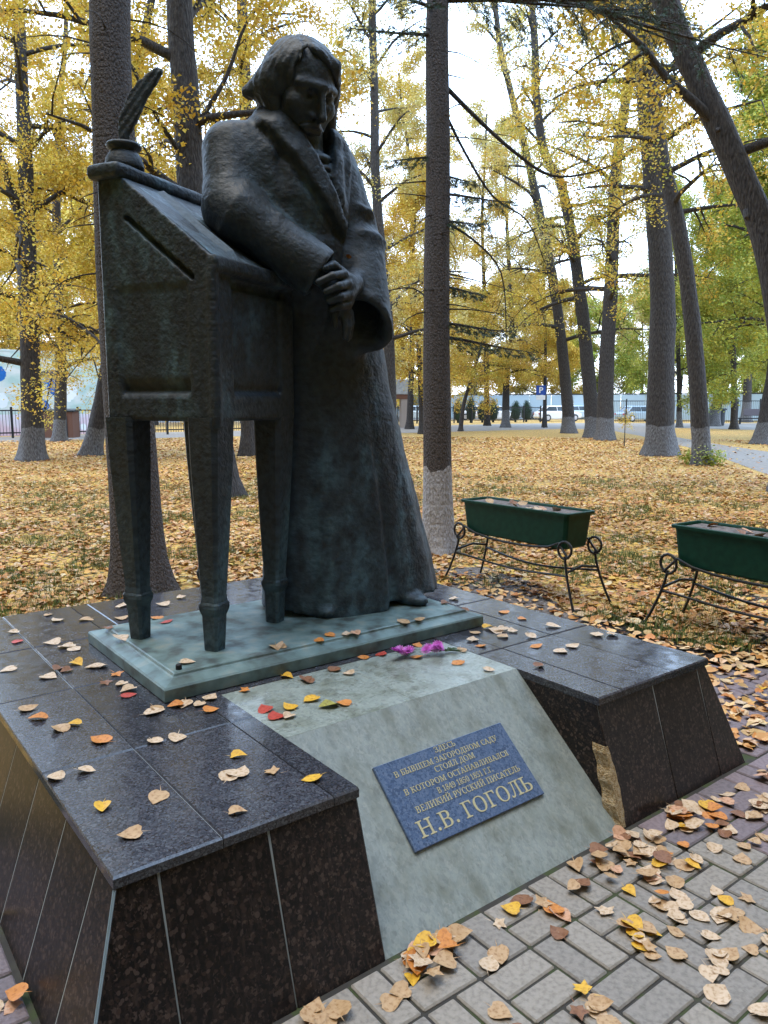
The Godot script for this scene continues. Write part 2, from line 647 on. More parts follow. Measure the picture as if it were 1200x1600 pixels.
func make_figure(statue: Node3D) -> void:
	FOLDS = [
		[Vector3(1.60, 2.52, -3.00), Vector3(1.80, 2.46, -3.00), 0.04, 0.030], [Vector3(1.55, 2.56, -3.04), Vector3(1.74, 2.53, -2.99), 0.035, -0.018],
		[Vector3(1.66, 2.72, -3.06), Vector3(1.76, 2.58, -3.00), 0.035, 0.030], [Vector3(1.78, 2.78, -3.10), Vector3(1.765, 2.45, -2.99), 0.03, 0.022],
		[Vector3(1.70, 2.42, -2.96), Vector3(1.78, 2.40, -2.95), 0.03, -0.02],
		[Vector3(2.13, 2.47, -2.98), Vector3(2.34, 2.42, -3.04), 0.03, 0.026], [Vector3(2.13, 2.52, -2.99), Vector3(2.32, 2.48, -3.03), 0.03, -0.016], [Vector3(2.13, 2.40, -2.97), Vector3(2.34, 2.35, -3.0), 0.03, -0.016],
		[Vector3(2.12, 2.78, -3.05), Vector3(2.09, 2.45, -2.98), 0.03, 0.022]]
	var b := MB.new()
	var F := Field.new()
	F.own(coat, 0.0)
	# round back collar, from lapel to lapel behind the neck
	F.cap(Vector3(1.80, 2.79, -3.10), Vector3(1.82, 2.865, -3.25), 0.025, 0.045, 0.05)
	F.cap(Vector3(1.82, 2.875, -3.25), Vector3(2.02, 2.875, -3.26), 0.05, 0.05, 0.05)
	F.cap(Vector3(2.02, 2.865, -3.26), Vector3(2.08, 2.79, -3.10), 0.045, 0.025, 0.05)
	F.change(lapels)
	# neck, cravat wound in rings
	F.cap(Vector3(1.955, 2.60, -3.14), Vector3(1.92, 2.88, -3.12), 0.085, 0.10, 0.02)
	F.ell(Transform3D(Basis(Vector3.RIGHT, 0.35), Vector3(1.955, 2.70, -3.065)), Vector3(0.085, 0.022, 0.07), 0.012)
	F.ell(Transform3D(Basis(Vector3.RIGHT, 0.35), Vector3(1.965, 2.655, -3.055)), Vector3(0.075, 0.02, 0.06), 0.012)
	F.ell(Transform3D(Basis(Vector3.RIGHT, 0.35), Vector3(1.975, 2.615, -3.04)), Vector3(0.055, 0.02, 0.05), 0.012)
	# near arm: upper arm, elbow on the desk, forearm lying along its lip to a wide cuff
	F.cap(Vector3(1.65, 2.70, -3.25), Vector3(1.60, 2.44, -3.17), 0.132, 0.120, 0.05)
	F.cap(Vector3(1.60, 2.44, -3.17), Vector3(1.61, 2.41, -3.12), 0.120, 0.115, 0.05)
	F.cone(Vector3(1.60, 2.41, -3.13), Vector3(1.905, 2.165, -2.945), 0.112, 0.118, 0.05)
	F.cone(Vector3(1.80, 2.25, -3.01), Vector3(1.98, 2.105, -2.90), 0.075, 0.096, 0.012, true)
	# far arm: upper arm, bent elbow, a wide sleeve hanging open
	F.cap(Vector3(2.15, 2.69, -3.215), Vector3(2.225, 2.36, -3.10), 0.126, 0.112, 0.05)
	F.own(sleeve, 0.05)
	F.cone(Vector3(2.185, 2.19, -3.035), Vector3(2.116, 1.925, -2.925), 0.055, 0.100, 0.035, true)
	F.change(creases)
	# wrists inside the sleeves
	F.cap(Vector3(2.14, 2.19, -3.0), Vector3(2.035, 2.125, -2.885), 0.055, 0.043, 0.0)
	F.cap(Vector3(1.78, 2.27, -3.03), Vector3(1.93, 2.14, -2.925), 0.055, 0.045, 0.0)
	# shoes under the hem
	F.ell(Transform3D(Basis(Vector3.UP, -0.35), Vector3(2.04, 0.595, -3.17)), Vector3(0.07, 0.042, 0.16), 0.02)
	F.ell(Transform3D(Basis(Vector3.UP, 0.1), Vector3(2.50, 0.59, -3.09)), Vector3(0.075, 0.042, 0.17), 0.02)
	F.ell(Transform3D(Basis(), Vector3(2.38, 0.60, -3.36)), Vector3(0.30, 0.08, 0.16), 0.03)
	F.mesh_into(b, Vector3(1.36, 0.54, -3.72), Vector3(2.95, 2.98, -2.70), 0.0125, patina)
	# --- head, looking down and out over the front of the plinth
	var S := 1.82
	var fw := Vector3(0.04, -0.42, 0.907).normalized()
	var rt := Vector3.UP.cross(fw).normalized()
	var H := turned(rt, fw.cross(rt), fw, Vector3(1.913, 2.974, -3.094))
	var G := Field.new()
	var e := func(x: float, y: float, z: float, r: Vector3, k := 0.03, sub := false, pitch := 0.0) -> void:
		G.ell(H * Transform3D(Basis(Vector3.RIGHT, pitch), Vector3(x, y, z) * S), r * S, k * S, sub)
	var cp := func(a: Vector3, c: Vector3, r1: float, r2: float, k := 0.012, sub := false) -> void:
		G.cap(H * (a * S), H * (c * S), r1 * S, r2 * S, k * S, sub)
	e.call(0, 0.030, -0.012, Vector3(0.076, 0.080, 0.094))
	e.call(0, -0.035, 0.022, Vector3(0.056, 0.085, 0.068))
	e.call(0, -0.103, 0.052, Vector3(0.026, 0.020, 0.022), 0.03)
	for s in [-1.0, 1.0]:
		e.call(0.043 * s, -0.028, 0.058, Vector3(0.022, 0.018, 0.02), 0.03)
		e.call(0.042 * s, -0.072, 0.020, Vector3(0.02, 0.025, 0.03), 0.03)
		cp.call(Vector3(0.010 * s, 0.018, 0.088), Vector3(0.052 * s, 0.016, 0.066), 0.010, 0.008, 0.014)
		e.call(0.033 * s, -0.002, 0.094, Vector3(0.022, 0.0150, 0.023), 0.008, true)
		e.call(0.033 * s, -0.003, 0.066, Vector3(0.0150, 0.0130, 0.0145), 0.003)
		cp.call(Vector3(0.018 * s, 0.002, 0.080), Vector3(0.033 * s, 0.0065, 0.081), 0.003, 0.0038, 0.003)
		cp.call(Vector3(0.033 * s, 0.0065, 0.081), Vector3(0.049 * s, 0.001, 0.070), 0.0038, 0.003, 0.003)
		cp.call(Vector3(0.019 * s, -0.014, 0.081), Vector3(0.047 * s, -0.013, 0.071), 0.0035, 0.0035, 0.006)
		cp.call(Vector3(0.012 * s, -0.046, 0.093), Vector3(0.016 * s, -0.045, 0.086), 0.0085, 0.007, 0.008)
		cp.call(Vector3(0.003 * s, -0.063, 0.094), Vector3(0.032 * s, -0.073, 0.079), 0.0080, 0.0040, 0.006)
		cp.call(Vector3(0.008 * s, -0.052, 0.098), Vector3(0.009 * s, -0.050, 0.09), 0.003, 0.003, 0.003, true)
	cp.call(Vector3(0, 0.016, 0.089), Vector3(0, -0.044, 0.120), 0.0065, 0.0080, 0.010)
	cp.call(Vector3(0, -0.044, 0.118), Vector3(0, -0.055, 0.098), 0.0075, 0.005, 0.006)
	cp.call(Vector3(-0.018, -0.078, 0.086), Vector3(0.018, -0.078, 0.086), 0.007, 0.007, 0.006)
	cp.call(Vector3(-0.022, -0.0725, 0.094), Vector3(0.022, -0.0725, 0.094), 0.002, 0.002, 0.003, true)
	cp.call(Vector3(0, -0.07, 0.0), Vector3(0, -0.16, -0.04), 0.052, 0.05, 0.03)
	G.mesh_into(b, Vector3(1.70, 2.62, -3.42), Vector3(2.13, 3.27, -2.78), 0.006, patina)
	# --- hands: one closed over the other wrist, whose fingers hang
	var N := Field.new()
	N.cap(Vector3(2.05, 2.13, -2.895), Vector3(1.985, 2.10, -2.865), 0.046, 0.050, 0.03)
	N.cap(Vector3(1.985, 2.135, -2.86), Vector3(1.985, 2.05, -2.86), 0.038, 0.034, 0.03)
	var kn := [Vector3(1.955, 2.155, -2.835), Vector3(1.968, 2.115, -2.825), Vector3(1.975, 2.072, -2.825), Vector3(1.972, 2.032, -2.835)]
	var md := [Vector3(1.885, 2.140, -2.815), Vector3(1.903, 2.097, -2.80), Vector3(1.915, 2.055, -2.80), Vector3(1.922, 2.018, -2.815)]
	var tp := [Vector3(1.835, 2.115, -2.85), Vector3(1.86, 2.075, -2.835), Vector3(1.878, 2.038, -2.835), Vector3(1.895, 2.005, -2.845)]
	for k in 4:
		var q := 0.92 if k == 3 else 1.0
		N.cap(Vector3(1.995, 2.12 - 0.022 * k, -2.865), kn[k], 0.022, 0.0215 * q, 0.014)
		N.cap(kn[k], md[k], 0.0205 * q, 0.0185 * q, 0.004)
		N.cap(md[k], tp[k], 0.018 * q, 0.0145 * q, 0.004)
	N.cap(Vector3(2.0, 2.165, -2.895), Vector3(1.925, 2.195, -2.87), 0.026, 0.022, 0.012)
	N.cap(Vector3(1.925, 2.195, -2.87), Vector3(1.865, 2.175, -2.855), 0.021, 0.016, 0.004)
	# the hanging hand
	N.cap(Vector3(1.93, 2.13, -2.92), Vector3(1.965, 2.03, -2.885), 0.042, 0.044, 0.02)
	N.cap(Vector3(1.955, 2.03, -2.885), Vector3(1.985, 1.995, -2.875), 0.040, 0.034, 0.02)
	var hk := [Vector3(1.968, 1.99, -2.858), Vector3(1.992, 1.993, -2.862), Vector3(2.014, 1.997, -2.875), Vector3(2.030, 2.004, -2.893)]
	var ln := [0.098, 0.108, 0.100, 0.078]
	for k in 4:
		var m0: Vector3 = hk[k] + Vector3(0.004, -ln[k] * 0.5, 0.004)
		N.cap(Vector3(1.965 + 0.012 * k, 2.03, -2.885), hk[k], 0.019, 0.0165, 0.01)
		N.cap(hk[k], m0, 0.0155, 0.014, 0.003)
		N.cap(m0, m0 + Vector3(0.004, -ln[k] * 0.5, -0.014), 0.0135, 0.010, 0.003)
	N.cap(Vector3(1.93, 2.05, -2.885), Vector3(1.925, 1.985, -2.868), 0.022, 0.018, 0.01)
	N.cap(Vector3(1.925, 1.985, -2.868), Vector3(1.93, 1.935, -2.868), 0.017, 0.012, 0.003)
	N.mesh_into(b, Vector3(1.78, 1.84, -2.98), Vector3(2.12, 2.26, -2.74), 0.006, patina)
	var fig := part(statue, "figure", b.done(), M.bronze)
	tag(fig, "standing man in a long double breasted coat, leaning one elbow on the desk, one hand holding the other wrist, head bowed")
	# --- hair: a long bob parted on one side, flaring at the ends
	var h := Field.new()
	var hs := S
	h.ell(H * Transform3D(Basis(), Vector3(0, 0.030, -0.016) * hs), Vector3(0.086, 0.085, 0.104) * hs, 0.03)
	h.ell(H * Transform3D(Basis(), Vector3(0, -0.02, -0.062) * hs), Vector3(0.086, 0.075, 0.055) * hs, 0.05)
	h.cap(H * (Vector3(-0.064, 0.03, -0.004) * hs), H * (Vector3(-0.078, -0.030, -0.022) * hs), 0.030 * hs, 0.026 * hs, 0.05)
	h.cap(H * (Vector3(-0.074, -0.005, -0.03) * hs), H * (Vector3(-0.108, -0.040, -0.058) * hs), 0.032 * hs, 0.014 * hs, 0.05)
	h.cap(H * (Vector3(-0.074, -0.005, -0.01) * hs), H * (Vector3(-0.066, -0.066, 0.016) * hs), 0.026 * hs, 0.017 * hs, 0.05)
	h.cap(H * (Vector3(0.066, 0.03, 0.008) * hs), H * (Vector3(0.088, -0.085, 0.020) * hs), 0.028 * hs, 0.021 * hs, 0.05)
	h.cap(H * (Vector3(0.070, -0.02, -0.02) * hs), H * (Vector3(0.080, -0.080, -0.025) * hs), 0.028 * hs, 0.017 * hs, 0.04)
	# fringe swept from the parting over the far temple
	h.cap(H * (Vector3(-0.036, 0.088, 0.052) * hs), H * (Vector3(0.040, 0.066, 0.056) * hs), 0.010 * hs, 0.013 * hs, 0.04)
	h.cap(H * (Vector3(0.040, 0.066, 0.056) * hs), H * (Vector3(0.070, 0.005, 0.034) * hs), 0.015 * hs, 0.014 * hs, 0.03)
	var Hi := H.affine_inverse()
	var face := PackedVector2Array([Vector2(-0.036, 0.086), Vector2(-0.058, 0.045), Vector2(-0.058, -0.02), Vector2(-0.051, -0.07), Vector2(-0.051, -0.16), Vector2(0.058, -0.16), Vector2(0.062, -0.01), Vector2(0.058, 0.026), Vector2(0.02, 0.060)])
	h.change(func(p: Vector3, d: float) -> float:
		if absf(d) > 0.12: return d
		var q := Hi * p / hs
		if q.z > -0.03:
			var f2 := poly2(face, Vector2(q.x, q.y)) * hs
			var cut := maxf(f2, -(q.z - 0.004) * hs)
			var hh := maxf(0.02 - absf(d + cut), 0.0) / 0.02
			d = maxf(d, -cut) + hh * hh * 0.02 * 0.25
		var a := atan2(q.x + 0.03, 0.115 - q.y) if absf(q.y) < 10.0 else 0.0
		var w := pn2.get_noise_3d(q.x * 1.6, q.y * 0.7, q.z * 1.6)
		var st := sin(q.z * 310.0 + q.y * 120.0 + a * 20.0 + w * 5.0) * 0.6 + sin(q.z * 150.0 + q.y * 50.0 - a * 14.0 + w * 6.0) * 0.7
		d += 0.010 * exp(-pow((q.x + 0.034 - 0.1 * maxf(0.0, 0.05 - q.z)) / 0.006, 2.0)) * clampf((q.y - 0.05) / 0.03, 0.0, 1.0)
		return d + 0.0026 * st)
	h.own(func(p: Vector3) -> float: return 1.0, 0.0)
	var hb := MB.new()
	h.mesh_into(hb, Vector3(1.62, 2.74, -3.46), Vector3(2.20, 3.28, -2.84), 0.007, patina)
	piece(fig, "hair", hb.done(), M.bronze)

# the desk stands turned by 28 degrees; its own axes: a along its front, y up, b out of its front
func desk_shape(F: Field) -> void:
	var X := Transform3D()
	# slanting body: a block cut by the slope
	F.box(turned(Vector3.RIGHT, Vector3.UP, Vector3.BACK, Vector3(0, 2.03, 0.02)), Vector3(0.30, 0.50, 0.285), 0.012)
	# cut along the slope from the front lip up to the shelf
	var sl := Vector3(0, 2.50 - 2.165, -0.12 - 0.305).normalized()
	var up := Vector3(0, -sl.z, sl.y)
	F.box(Transform3D(Basis(Vector3.RIGHT, up, Vector3.RIGHT.cross(up)), Vector3(0, 2.332, 0.092) + up * 0.40), Vector3(0.6, 0.40, 0.9), 0.002, 0.0, true)
	# hollow under the body
	F.box(Transform3D(Basis(), Vector3(0, 1.50, 0.02)), Vector3(0.22, 0.08, 0.205), 0.01, 0.0, true)
	# groove under the lid on the near side
	F.box(Transform3D(Basis(Vector3.RIGHT, up, Vector3.RIGHT.cross(up)), Vector3(-0.30, 2.222, 0.045)), Vector3(0.03, 0.011, 0.215), 0.004, 0.0, true)
	# recessed panels, near side and front, each with a sill that slopes
	F.box(Transform3D(Basis(), Vector3(-0.31, 1.86, 0.00)), Vector3(0.0165, 0.205, 0.175), 0.006, 0.02, true)
	F.box(Transform3D(Basis(Vector3(0, 0, 1), 0.55), Vector3(-0.305, 1.665, 0.00)), Vector3(0.03, 0.03, 0.175), 0.004, 0.01, true)
	F.box(Transform3D(Basis(), Vector3(0.01, 1.86, 0.315)), Vector3(0.18, 0.205, 0.03), 0.006, 0.01, true)
	F.box(Transform3D(Basis(Vector3(1, 0, 0), 0.55), Vector3(0.01, 1.665, 0.31)), Vector3(0.18, 0.03, 0.03), 0.004, 0.01, true)
	F.box(Transform3D(Basis(), Vector3(0.03, 2.085, 0.318)), Vector3(0.21, 0.022, 0.045), 0.006, 0.01, true)
	# lip along the low edge
	F.box(Transform3D(Basis(), Vector3(0.005, 2.142, 0.305)), Vector3(0.312, 0.03, 0.022), 0.01, 0.008)
	# corner post worn round, a raised stile down the near corner
	F.cap(Vector3(-0.292, 1.52, 0.297), Vector3(-0.292, 2.10, 0.297), 0.022, 0.020, 0.02)

func leg_mesh(h: float, top: float, mid: float, foot: float, lean: Vector2) -> ArrayMesh:   # square tapered leg with a collar above the foot; its top joins the desk
	var b := MB.new()
	var list := []
	var prof := [[0.0, foot], [0.012, foot * 1.03], [0.155, mid * 0.98], [0.175, mid * 1.16], [0.19, mid * 1.24], [0.205, mid * 1.22], [0.215, mid * 1.08], [0.24, mid], [h * 0.5, lerpf(mid, top, 0.42)], [h * 0.82, lerpf(mid, top, 0.85)], [h, top]]
	for q in prof:
		var r := []
		var o: Vector3 = Vector3(lean.x, 0, lean.y) * (q[0] / h)
		var e: float = q[1]
		var c := e * 0.74
		for w in [Vector2(e, -c), Vector2(e, c), Vector2(c, e), Vector2(-c, e), Vector2(-e, c), Vector2(-e, -c), Vector2(-c, -e), Vector2(c, -e)]:
			r.append(o + Vector3(w.x, q[0], w.y))
		r.reverse()
		list.append(r)
	for k in list.size():
		pass
	b.rings(list, true, false)
	for k in b.v.size(): b.c[k] = desk_patina(b.v[k] * 1.0 + Vector3(lean.x * 30, 0.5, lean.y * 20))
	return b.done()

func make_statue() -> void:
	pn.frequency = 3.2
	pn.seed = 5
	pn2.frequency = 11.0
	pn2.seed = 9
	pn3.frequency = 14.0
	pn3.seed = 17
	pn3.fractal_octaves = 2
	var st := thing("bronze_statue", "dark bronze statue of a man in a long coat leaning on a tall writing desk", "statue")
	# base plate: plain edge, a sloping rim, an inner tread
	var b := MB.new()
	var list := []
	for q in [[0.484, 0.0], [0.53, 0.0], [0.537, 0.006], [0.549, 0.055], [0.5545, 0.062], [0.563, 0.066], [0.566, 0.072]]:
		var y: float = q[0]
		var o: float = q[1]
		list.append([Vector3(1.03 + o, y, -2.70 - o), Vector3(2.71 - o, y, -2.70 - o), Vector3(2.71 - o, y, -3.64 + o), Vector3(1.03 + o, y, -3.64 + o)])
	for k in list.size():
		for j in 4: list[k][j] += Vector3(sin(k * 3.1 + j), 0, cos(j * 2.3 + k)) * 0.0015
	b.rings(list, false, false)
	var top: Array = list[list.size() - 1]
	var nn := 28
	for iz in nn:      # the tread is cast by hand: gently uneven
		for ix in nn:
			var q := []
			for w in [[0, 0], [0, 1], [1, 1], [1, 0]]:
				var u := float(ix + w[1]) / nn
				var t := float(iz + w[0]) / nn
				var p: Vector3 = (top[0] as Vector3).lerp(top[1], u).lerp((top[3] as Vector3).lerp(top[2], u), t)
				p.y += 0.0022 * pn.get_noise_2d(p.x * 2.0, p.z * 2.0) * 4.0 * u * (1 - u) * 4.0 * t * (1 - t)
				q.append(p)
			b.quad(q[0], q[1], q[2], q[3])
	part(st, "base_plate", b.done(), M.verdigris)
	var bolts := MB.new()
	bolts.lathe([Vector2(0.013, 0.0), Vector2(0.013, 0.016), Vector2(0.010, 0.021), Vector2(0.0, 0.021)], 8, Vector3(1.13, 0.566, -2.80))
	part(st, "bolt", bolts.done(), M.dark_iron)
	make_figure(st)
	# desk
	var th := deg_to_rad(28.0)
	var D := Transform3D(Basis(Vector3.UP, th), Vector3(1.465, 0, -3.25))
	var F := Field.new()
	desk_shape(F)
	var db := MB.new()
	F.mesh_into(db, Vector3(-0.37, 1.46, -0.33), Vector3(0.37, 2.58, 0.40), 0.010, desk_patina)
	var desk := part(st, "desk", db.done(), M.bronze)
	desk.transform = D
	tag(desk, "tall bronze writing desk with a slanting top and four tapered legs")
	var hgt := 1.545 - 0.563
	for q in [[-1, 1], [-1, -1], [1, 1], [1, -1]]:
		var lm := leg_mesh(hgt, 0.074, 0.042, 0.034, Vector2(-0.0, 0.0) + Vector2(q[0] * 0.0, q[1] * 0.016))
		piece(desk, "leg", lm, M.bronze, Transform3D(Basis(), Vector3(q[0] * 0.242 + ((-0.012 if q[1] > 0 else 0.028) if q[0] > 0 else 0.0), 0.563, 0.012 + q[1] * 0.203)))
	# shelf along the back, thick and rounded
	var sh := Field.new()
	sh.box(Transform3D(Basis(), Vector3(0.0, 2.535, -0.205)), Vector3(0.335, 0.030, 0.085), 0.022)
	sh.change(func(p: Vector3, d: float) -> float: return d + 0.0012 * sin(p.x * 31.0) * sin(p.z * 40.0 + 1.0))
	var sb := MB.new()
	sh.mesh_into(sb, Vector3(-0.37, 2.48, -0.32), Vector3(0.37, 2.59, -0.09), 0.008, desk_patina)
	piece(desk, "shelf", sb.done(), M.bronze)
	# an open sheet on the slope, curling at its edges
	var pb := MB.new()
	var a0 := Vector3(-0.285, 2.168, 0.300)
	var rise := Vector3(0, 2.490 - 2.165, -0.115 - 0.305)
	var upn := Vector3(0, -rise.z, rise.y).normalized()
	for iu in 14:
		for iv in 10:
			var q := []
			for w in [[0, 0], [1, 0], [1, 1], [0, 1]]:
				var u := float(iu + w[0]) / 14.0
				var t := float(iv + w[1]) / 10.0
				var z := 0.003 + (0.020 * exp(-pow((u - 0.36) / 0.05, 2.0)) - 0.008 * exp(-pow((u - 0.45) / 0.05, 2.0)) + 0.003 * sin(t * 7.0 + u * 5.0)) * smoothstep(0.0, 0.12, t) * smoothstep(0.0, 0.15, u)
				q.append(a0 + Vector3(u * 0.52, 0, 0) + rise * (0.03 + 0.92 * t) + upn * z)
			pb.quad(q[0], q[1], q[2], q[3])
	for k in pb.v.size(): pb.c[k] = patina(pb.v[k] * 1.7 + Vector3(1, 0, 4)) * 1.8 + Color(0.02, 0.035, 0.045)
	piece(desk, "sheet", pb.done(), M.bronze)
	# inkwell: squat bowl with a thick ring round its neck, and a quill
	var ib := MB.new()
	ib.lathe([Vector2(0.0, 0.0), Vector2(0.088, 0.0), Vector2(0.092, 0.02), Vector2(0.082, 0.06), Vector2(0.064, 0.085), Vector2(0.058, 0.09), Vector2(0.066, 0.094), Vector2(0.080, 0.103), Vector2(0.083, 0.114), Vector2(0.076, 0.124), Vector2(0.060, 0.128), Vector2(0.045, 0.120), Vector2(0.0, 0.112)], 24)
	for k in ib.v.size(): ib.c[k] = desk_patina(ib.v[k] + Vector3(0.3, 2.2, 0))
	piece(desk, "inkwell", ib.done(), M.bronze, Transform3D(Basis.from_scale(Vector3.ONE * 0.88), Vector3(-0.195, 2.562, -0.205)))
	var qf := Field.new()
	var spine := []
	for k in 9:
		var t := k / 8.0
		spine.append(Vector3(0.045 * t + 0.115 * t * t, 0.335 * t - 0.045 * t * t, 0.0))
	for k in 8:
		var w0: float = [0.012, 0.020, 0.030, 0.034, 0.034, 0.033, 0.031, 0.027, 0.018][k]
		var w1: float = [0.012, 0.020, 0.030, 0.034, 0.034, 0.033, 0.031, 0.027, 0.018][k + 1]
		qf.cap(spine[k], spine[k + 1], w0, w1, 0.012)
	qf.change(func(p: Vector3, d: float) -> float:
		var flat := absf(p.z) - 0.013
		return maxf(d, flat) + 0.0016 * sin(p.y * 150.0 - p.x * 190.0))
	var qb := MB.new()
	qf.mesh_into(qb, Vector3(-0.06, -0.03, -0.03), Vector3(0.24, 0.36, 0.03), 0.006, desk_patina)
	piece(desk, "quill", qb.done(), M.bronze, Transform3D(Basis(Vector3.UP, -1.14), Vector3(-0.20, 2.66, -0.205)))

# ---------------------------------------------------------------- the plinth
const PX0 := 0.527
const PX1 := 3.14
const PZ0 := -4.37
const PZ1 := -1.745
const RX0 := 1.235
const RX1 := 2.375
const PH := 0.48
const SL := 0.145       # how far the foot of a sloping face stands out

func make_plinth() -> void:
	var pl := thing("granite_plinth", "square dark granite plinth with sloping sides and a pale stone ramp down its front", "plinth")
	# core behind the slabs, with the grout lines showing between them
	var core := MB.new()
	var y1 := PH - 0.0055
	var t := 0.0008
	var corner := func(x: float, z: float, y: float) -> Vector3: return Vector3(x, y, z)
	for q in [[PX0 + t, RX0 - t, PZ0 + t, PZ1 - t], [RX1 + t, PX1 - t, PZ0 + t, PZ1 - t]]:
		var e0: float = SL if q[0] < 1.0 else 0.0
		var e1: float = SL if q[1] > 3.0 else 0.0
		core.rings([[Vector3(q[0] - e0, 0, q[3] + SL - 0.006), Vector3(q[1] + e1, 0, q[3] + SL - 0.006), Vector3(q[1] + e1, 0, q[2] - SL), Vector3(q[0] - e0, 0, q[2] - SL)],
			[Vector3(q[0], PH - 0.031, q[3]), Vector3(q[1], PH - 0.031, q[3]), Vector3(q[1], PH - 0.031, q[2]), Vector3(q[0], PH - 0.031, q[2])],
			[Vector3(q[0], y1, q[3]), Vector3(q[1], y1, q[3]), Vector3(q[1], y1, q[2]), Vector3(q[0], y1, q[2])]], true, false)
	core.cbox(Transform3D(Basis(), Vector3((RX0 + RX1) / 2, y1 / 2 - 0.001, (-2.2 + PZ0) / 2)), Vector3(RX1 - RX0 - 0.004, y1 - 0.001, absf(PZ0 + 2.2) - 0.01))
	part(pl, "core", core.done(), M.grout)
	# top slabs: 28 mm stone, joints 4 mm
	var xs := [PX0 - 0.012, 0.803, 1.150, RX0 + 0.005, RX1 - 0.005, 2.52, 2.87, PX1 + 0.012]
	var zs := [PZ1 + 0.012, -2.392, -3.075, -3.72, PZ0 - 0.012]
	var g := 0.0014
	var n := 0
	for ix in 7:
		for iz in 4:
			if ix == 3: continue
			var x0: float = xs[ix] + g
			var x1: float = xs[ix + 1] - g
			var z0: float = zs[iz] - g
			var z1: float = zs[iz + 1] + g
			n += 1
			var yy := PH + 0.0008 * float((n * 7) % 3)
			part(pl, "top_slab", slab([Vector3(x0, yy, z0), Vector3(x1, yy, z0), Vector3(x1, yy, z1), Vector3(x0, yy, z1)], Vector3(0, -0.03, 0), 0.005), M.granite_top if n % 3 else M.granite_top2)
	for iz in [1, 2, 3]:     # behind the ramp's head
		var z0: float = (-2.66 if iz == 1 else zs[iz]) - g
		var z1: float = zs[iz + 1] + g
		part(pl, "top_slab", slab([Vector3(RX0 + 0.0052, PH, z0), Vector3(RX1 - 0.0052, PH, z0), Vector3(RX1 - 0.0052, PH, z1), Vector3(RX0 + 0.0052, PH, z1)], Vector3(0, -0.03, 0), 0.005), M.granite_top)
	# sloping faces
	var f := 0.006
	var face := func(p0: Vector3, p1: Vector3, inward: Vector3, cuts: Array, d0: float, d1: float, mats: Array) -> void:
		# p0 to p1: the top edge, left to right seen from outside; cuts in metres along it; d0, d1: how far the ends run out at the foot
		var along: Vector3 = (p1 - p0).normalized()
		var len: float = (p1 - p0).length()
		var ends := [0.0] + cuts + [len]
		for k in ends.size() - 1:
			var a: float = ends[k]
			var c: float = ends[k + 1]
			var ga := 0.0 if k == 0 else 0.0022
			var gc := 0.0 if k == ends.size() - 2 else 0.0022
			var fa := lerpf(-d0, len + d1, 0.0) if k == 0 else a
			var fc := len + d1 if k == ends.size() - 2 else c
			var out: Vector3 = -inward * SL
			part(pl, "facing_slab", slab([p0 + along * (fa + ga) + out + Vector3(0, -PH + 0.03, 0), p0 + along * (fc - gc) + out + Vector3(0, -PH + 0.03, 0), p0 + along * (c - gc), p0 + along * (a + ga)], inward * 0.02 + Vector3(0, -0.004, 0), 0.003), mats[k % mats.size()])
	var ty := PH - 0.03
	var dm := [M.granite_dark, M.granite_dark2]
	face.call(Vector3(PX0, ty, PZ1), Vector3(RX0, ty, PZ1), Vector3(0, 0, -1), [0.103, 0.413], SL - 0.006, 0.0, dm)
	face.call(Vector3(RX1, ty, PZ1), Vector3(PX1, ty, PZ1), Vector3(0, 0, -1), [0.365, 0.70], 0.0, SL - 0.006, dm)
	face.call(Vector3(PX0, ty, PZ0), Vector3(PX0, ty, PZ1), Vector3(1, 0, 0), [0.39, 0.72, 1.02, 1.31, 1.61, 1.91, 2.21, 2.49], SL - 0.006, SL - 0.006, dm)
	face.call(Vector3(PX1, ty, PZ1), Vector3(PX1, ty, PZ0), Vector3(-1, 0, 0), [0.3, 0.62, 0.94, 1.26, 1.58, 1.9, 2.22], SL - 0.006, SL - 0.006, dm)
	face.call(Vector3(PX1, ty, PZ0), Vector3(PX0, ty, PZ0), Vector3(0, 0, 1), [0.32, 0.64, 0.96, 1.28, 1.6, 1.92, 2.24], SL - 0.006, SL - 0.006, dm)
	# mitred corner: two bright polished arrises
	var cb := MB.new()
	for s in [Vector3(-0.003, 0, 0.002), Vector3(-0.002, 0, 0.003)]:
		cb.tube([Vector3(PX0, ty - 0.003, PZ1) + s * 3.0, Vector3(PX0 - SL, 0.003, PZ1 + SL) + s * 3.0], [0.0022, 0.0022], 6)
	part(pl, "corner_strip", cb.done(), M.grout_pale)
	# cheeks beside the ramp
	for s in [0, 1]:
		var x: float = RX0 + 0.003 if s == 0 else RX1 - 0.003
		var d := 0.018 if s == 1 else -0.018
		var kb := MB.new()
		var pr := [Vector3(x, ty, -2.17), Vector3(x, ty, PZ1 - 0.004), Vector3(x, 0, PZ1 + SL - 0.006), Vector3(x, 0, -2.17)]
		var bk := []
		for p in pr: bk.append(p + Vector3(d, 0, 0))
		if s == 0:
			kb.quad(pr[3], pr[2], pr[1], pr[0])
			kb.quad(bk[0], bk[1], bk[2], bk[3])
		else:
			kb.quad(pr[0], pr[1], pr[2], pr[3])
			kb.quad(bk[3], bk[2], bk[1], bk[0])
		for k in 4: kb.quad(pr[k], pr[(k + 1) % 4], bk[(k + 1) % 4], bk[k])
		part(pl, "cheek_slab", kb.done(), M.granite_dark)
	# a broken strip of mortar bared at the foot of the far wing
	var mb := MB.new()
	var ra := []
	var rb := []
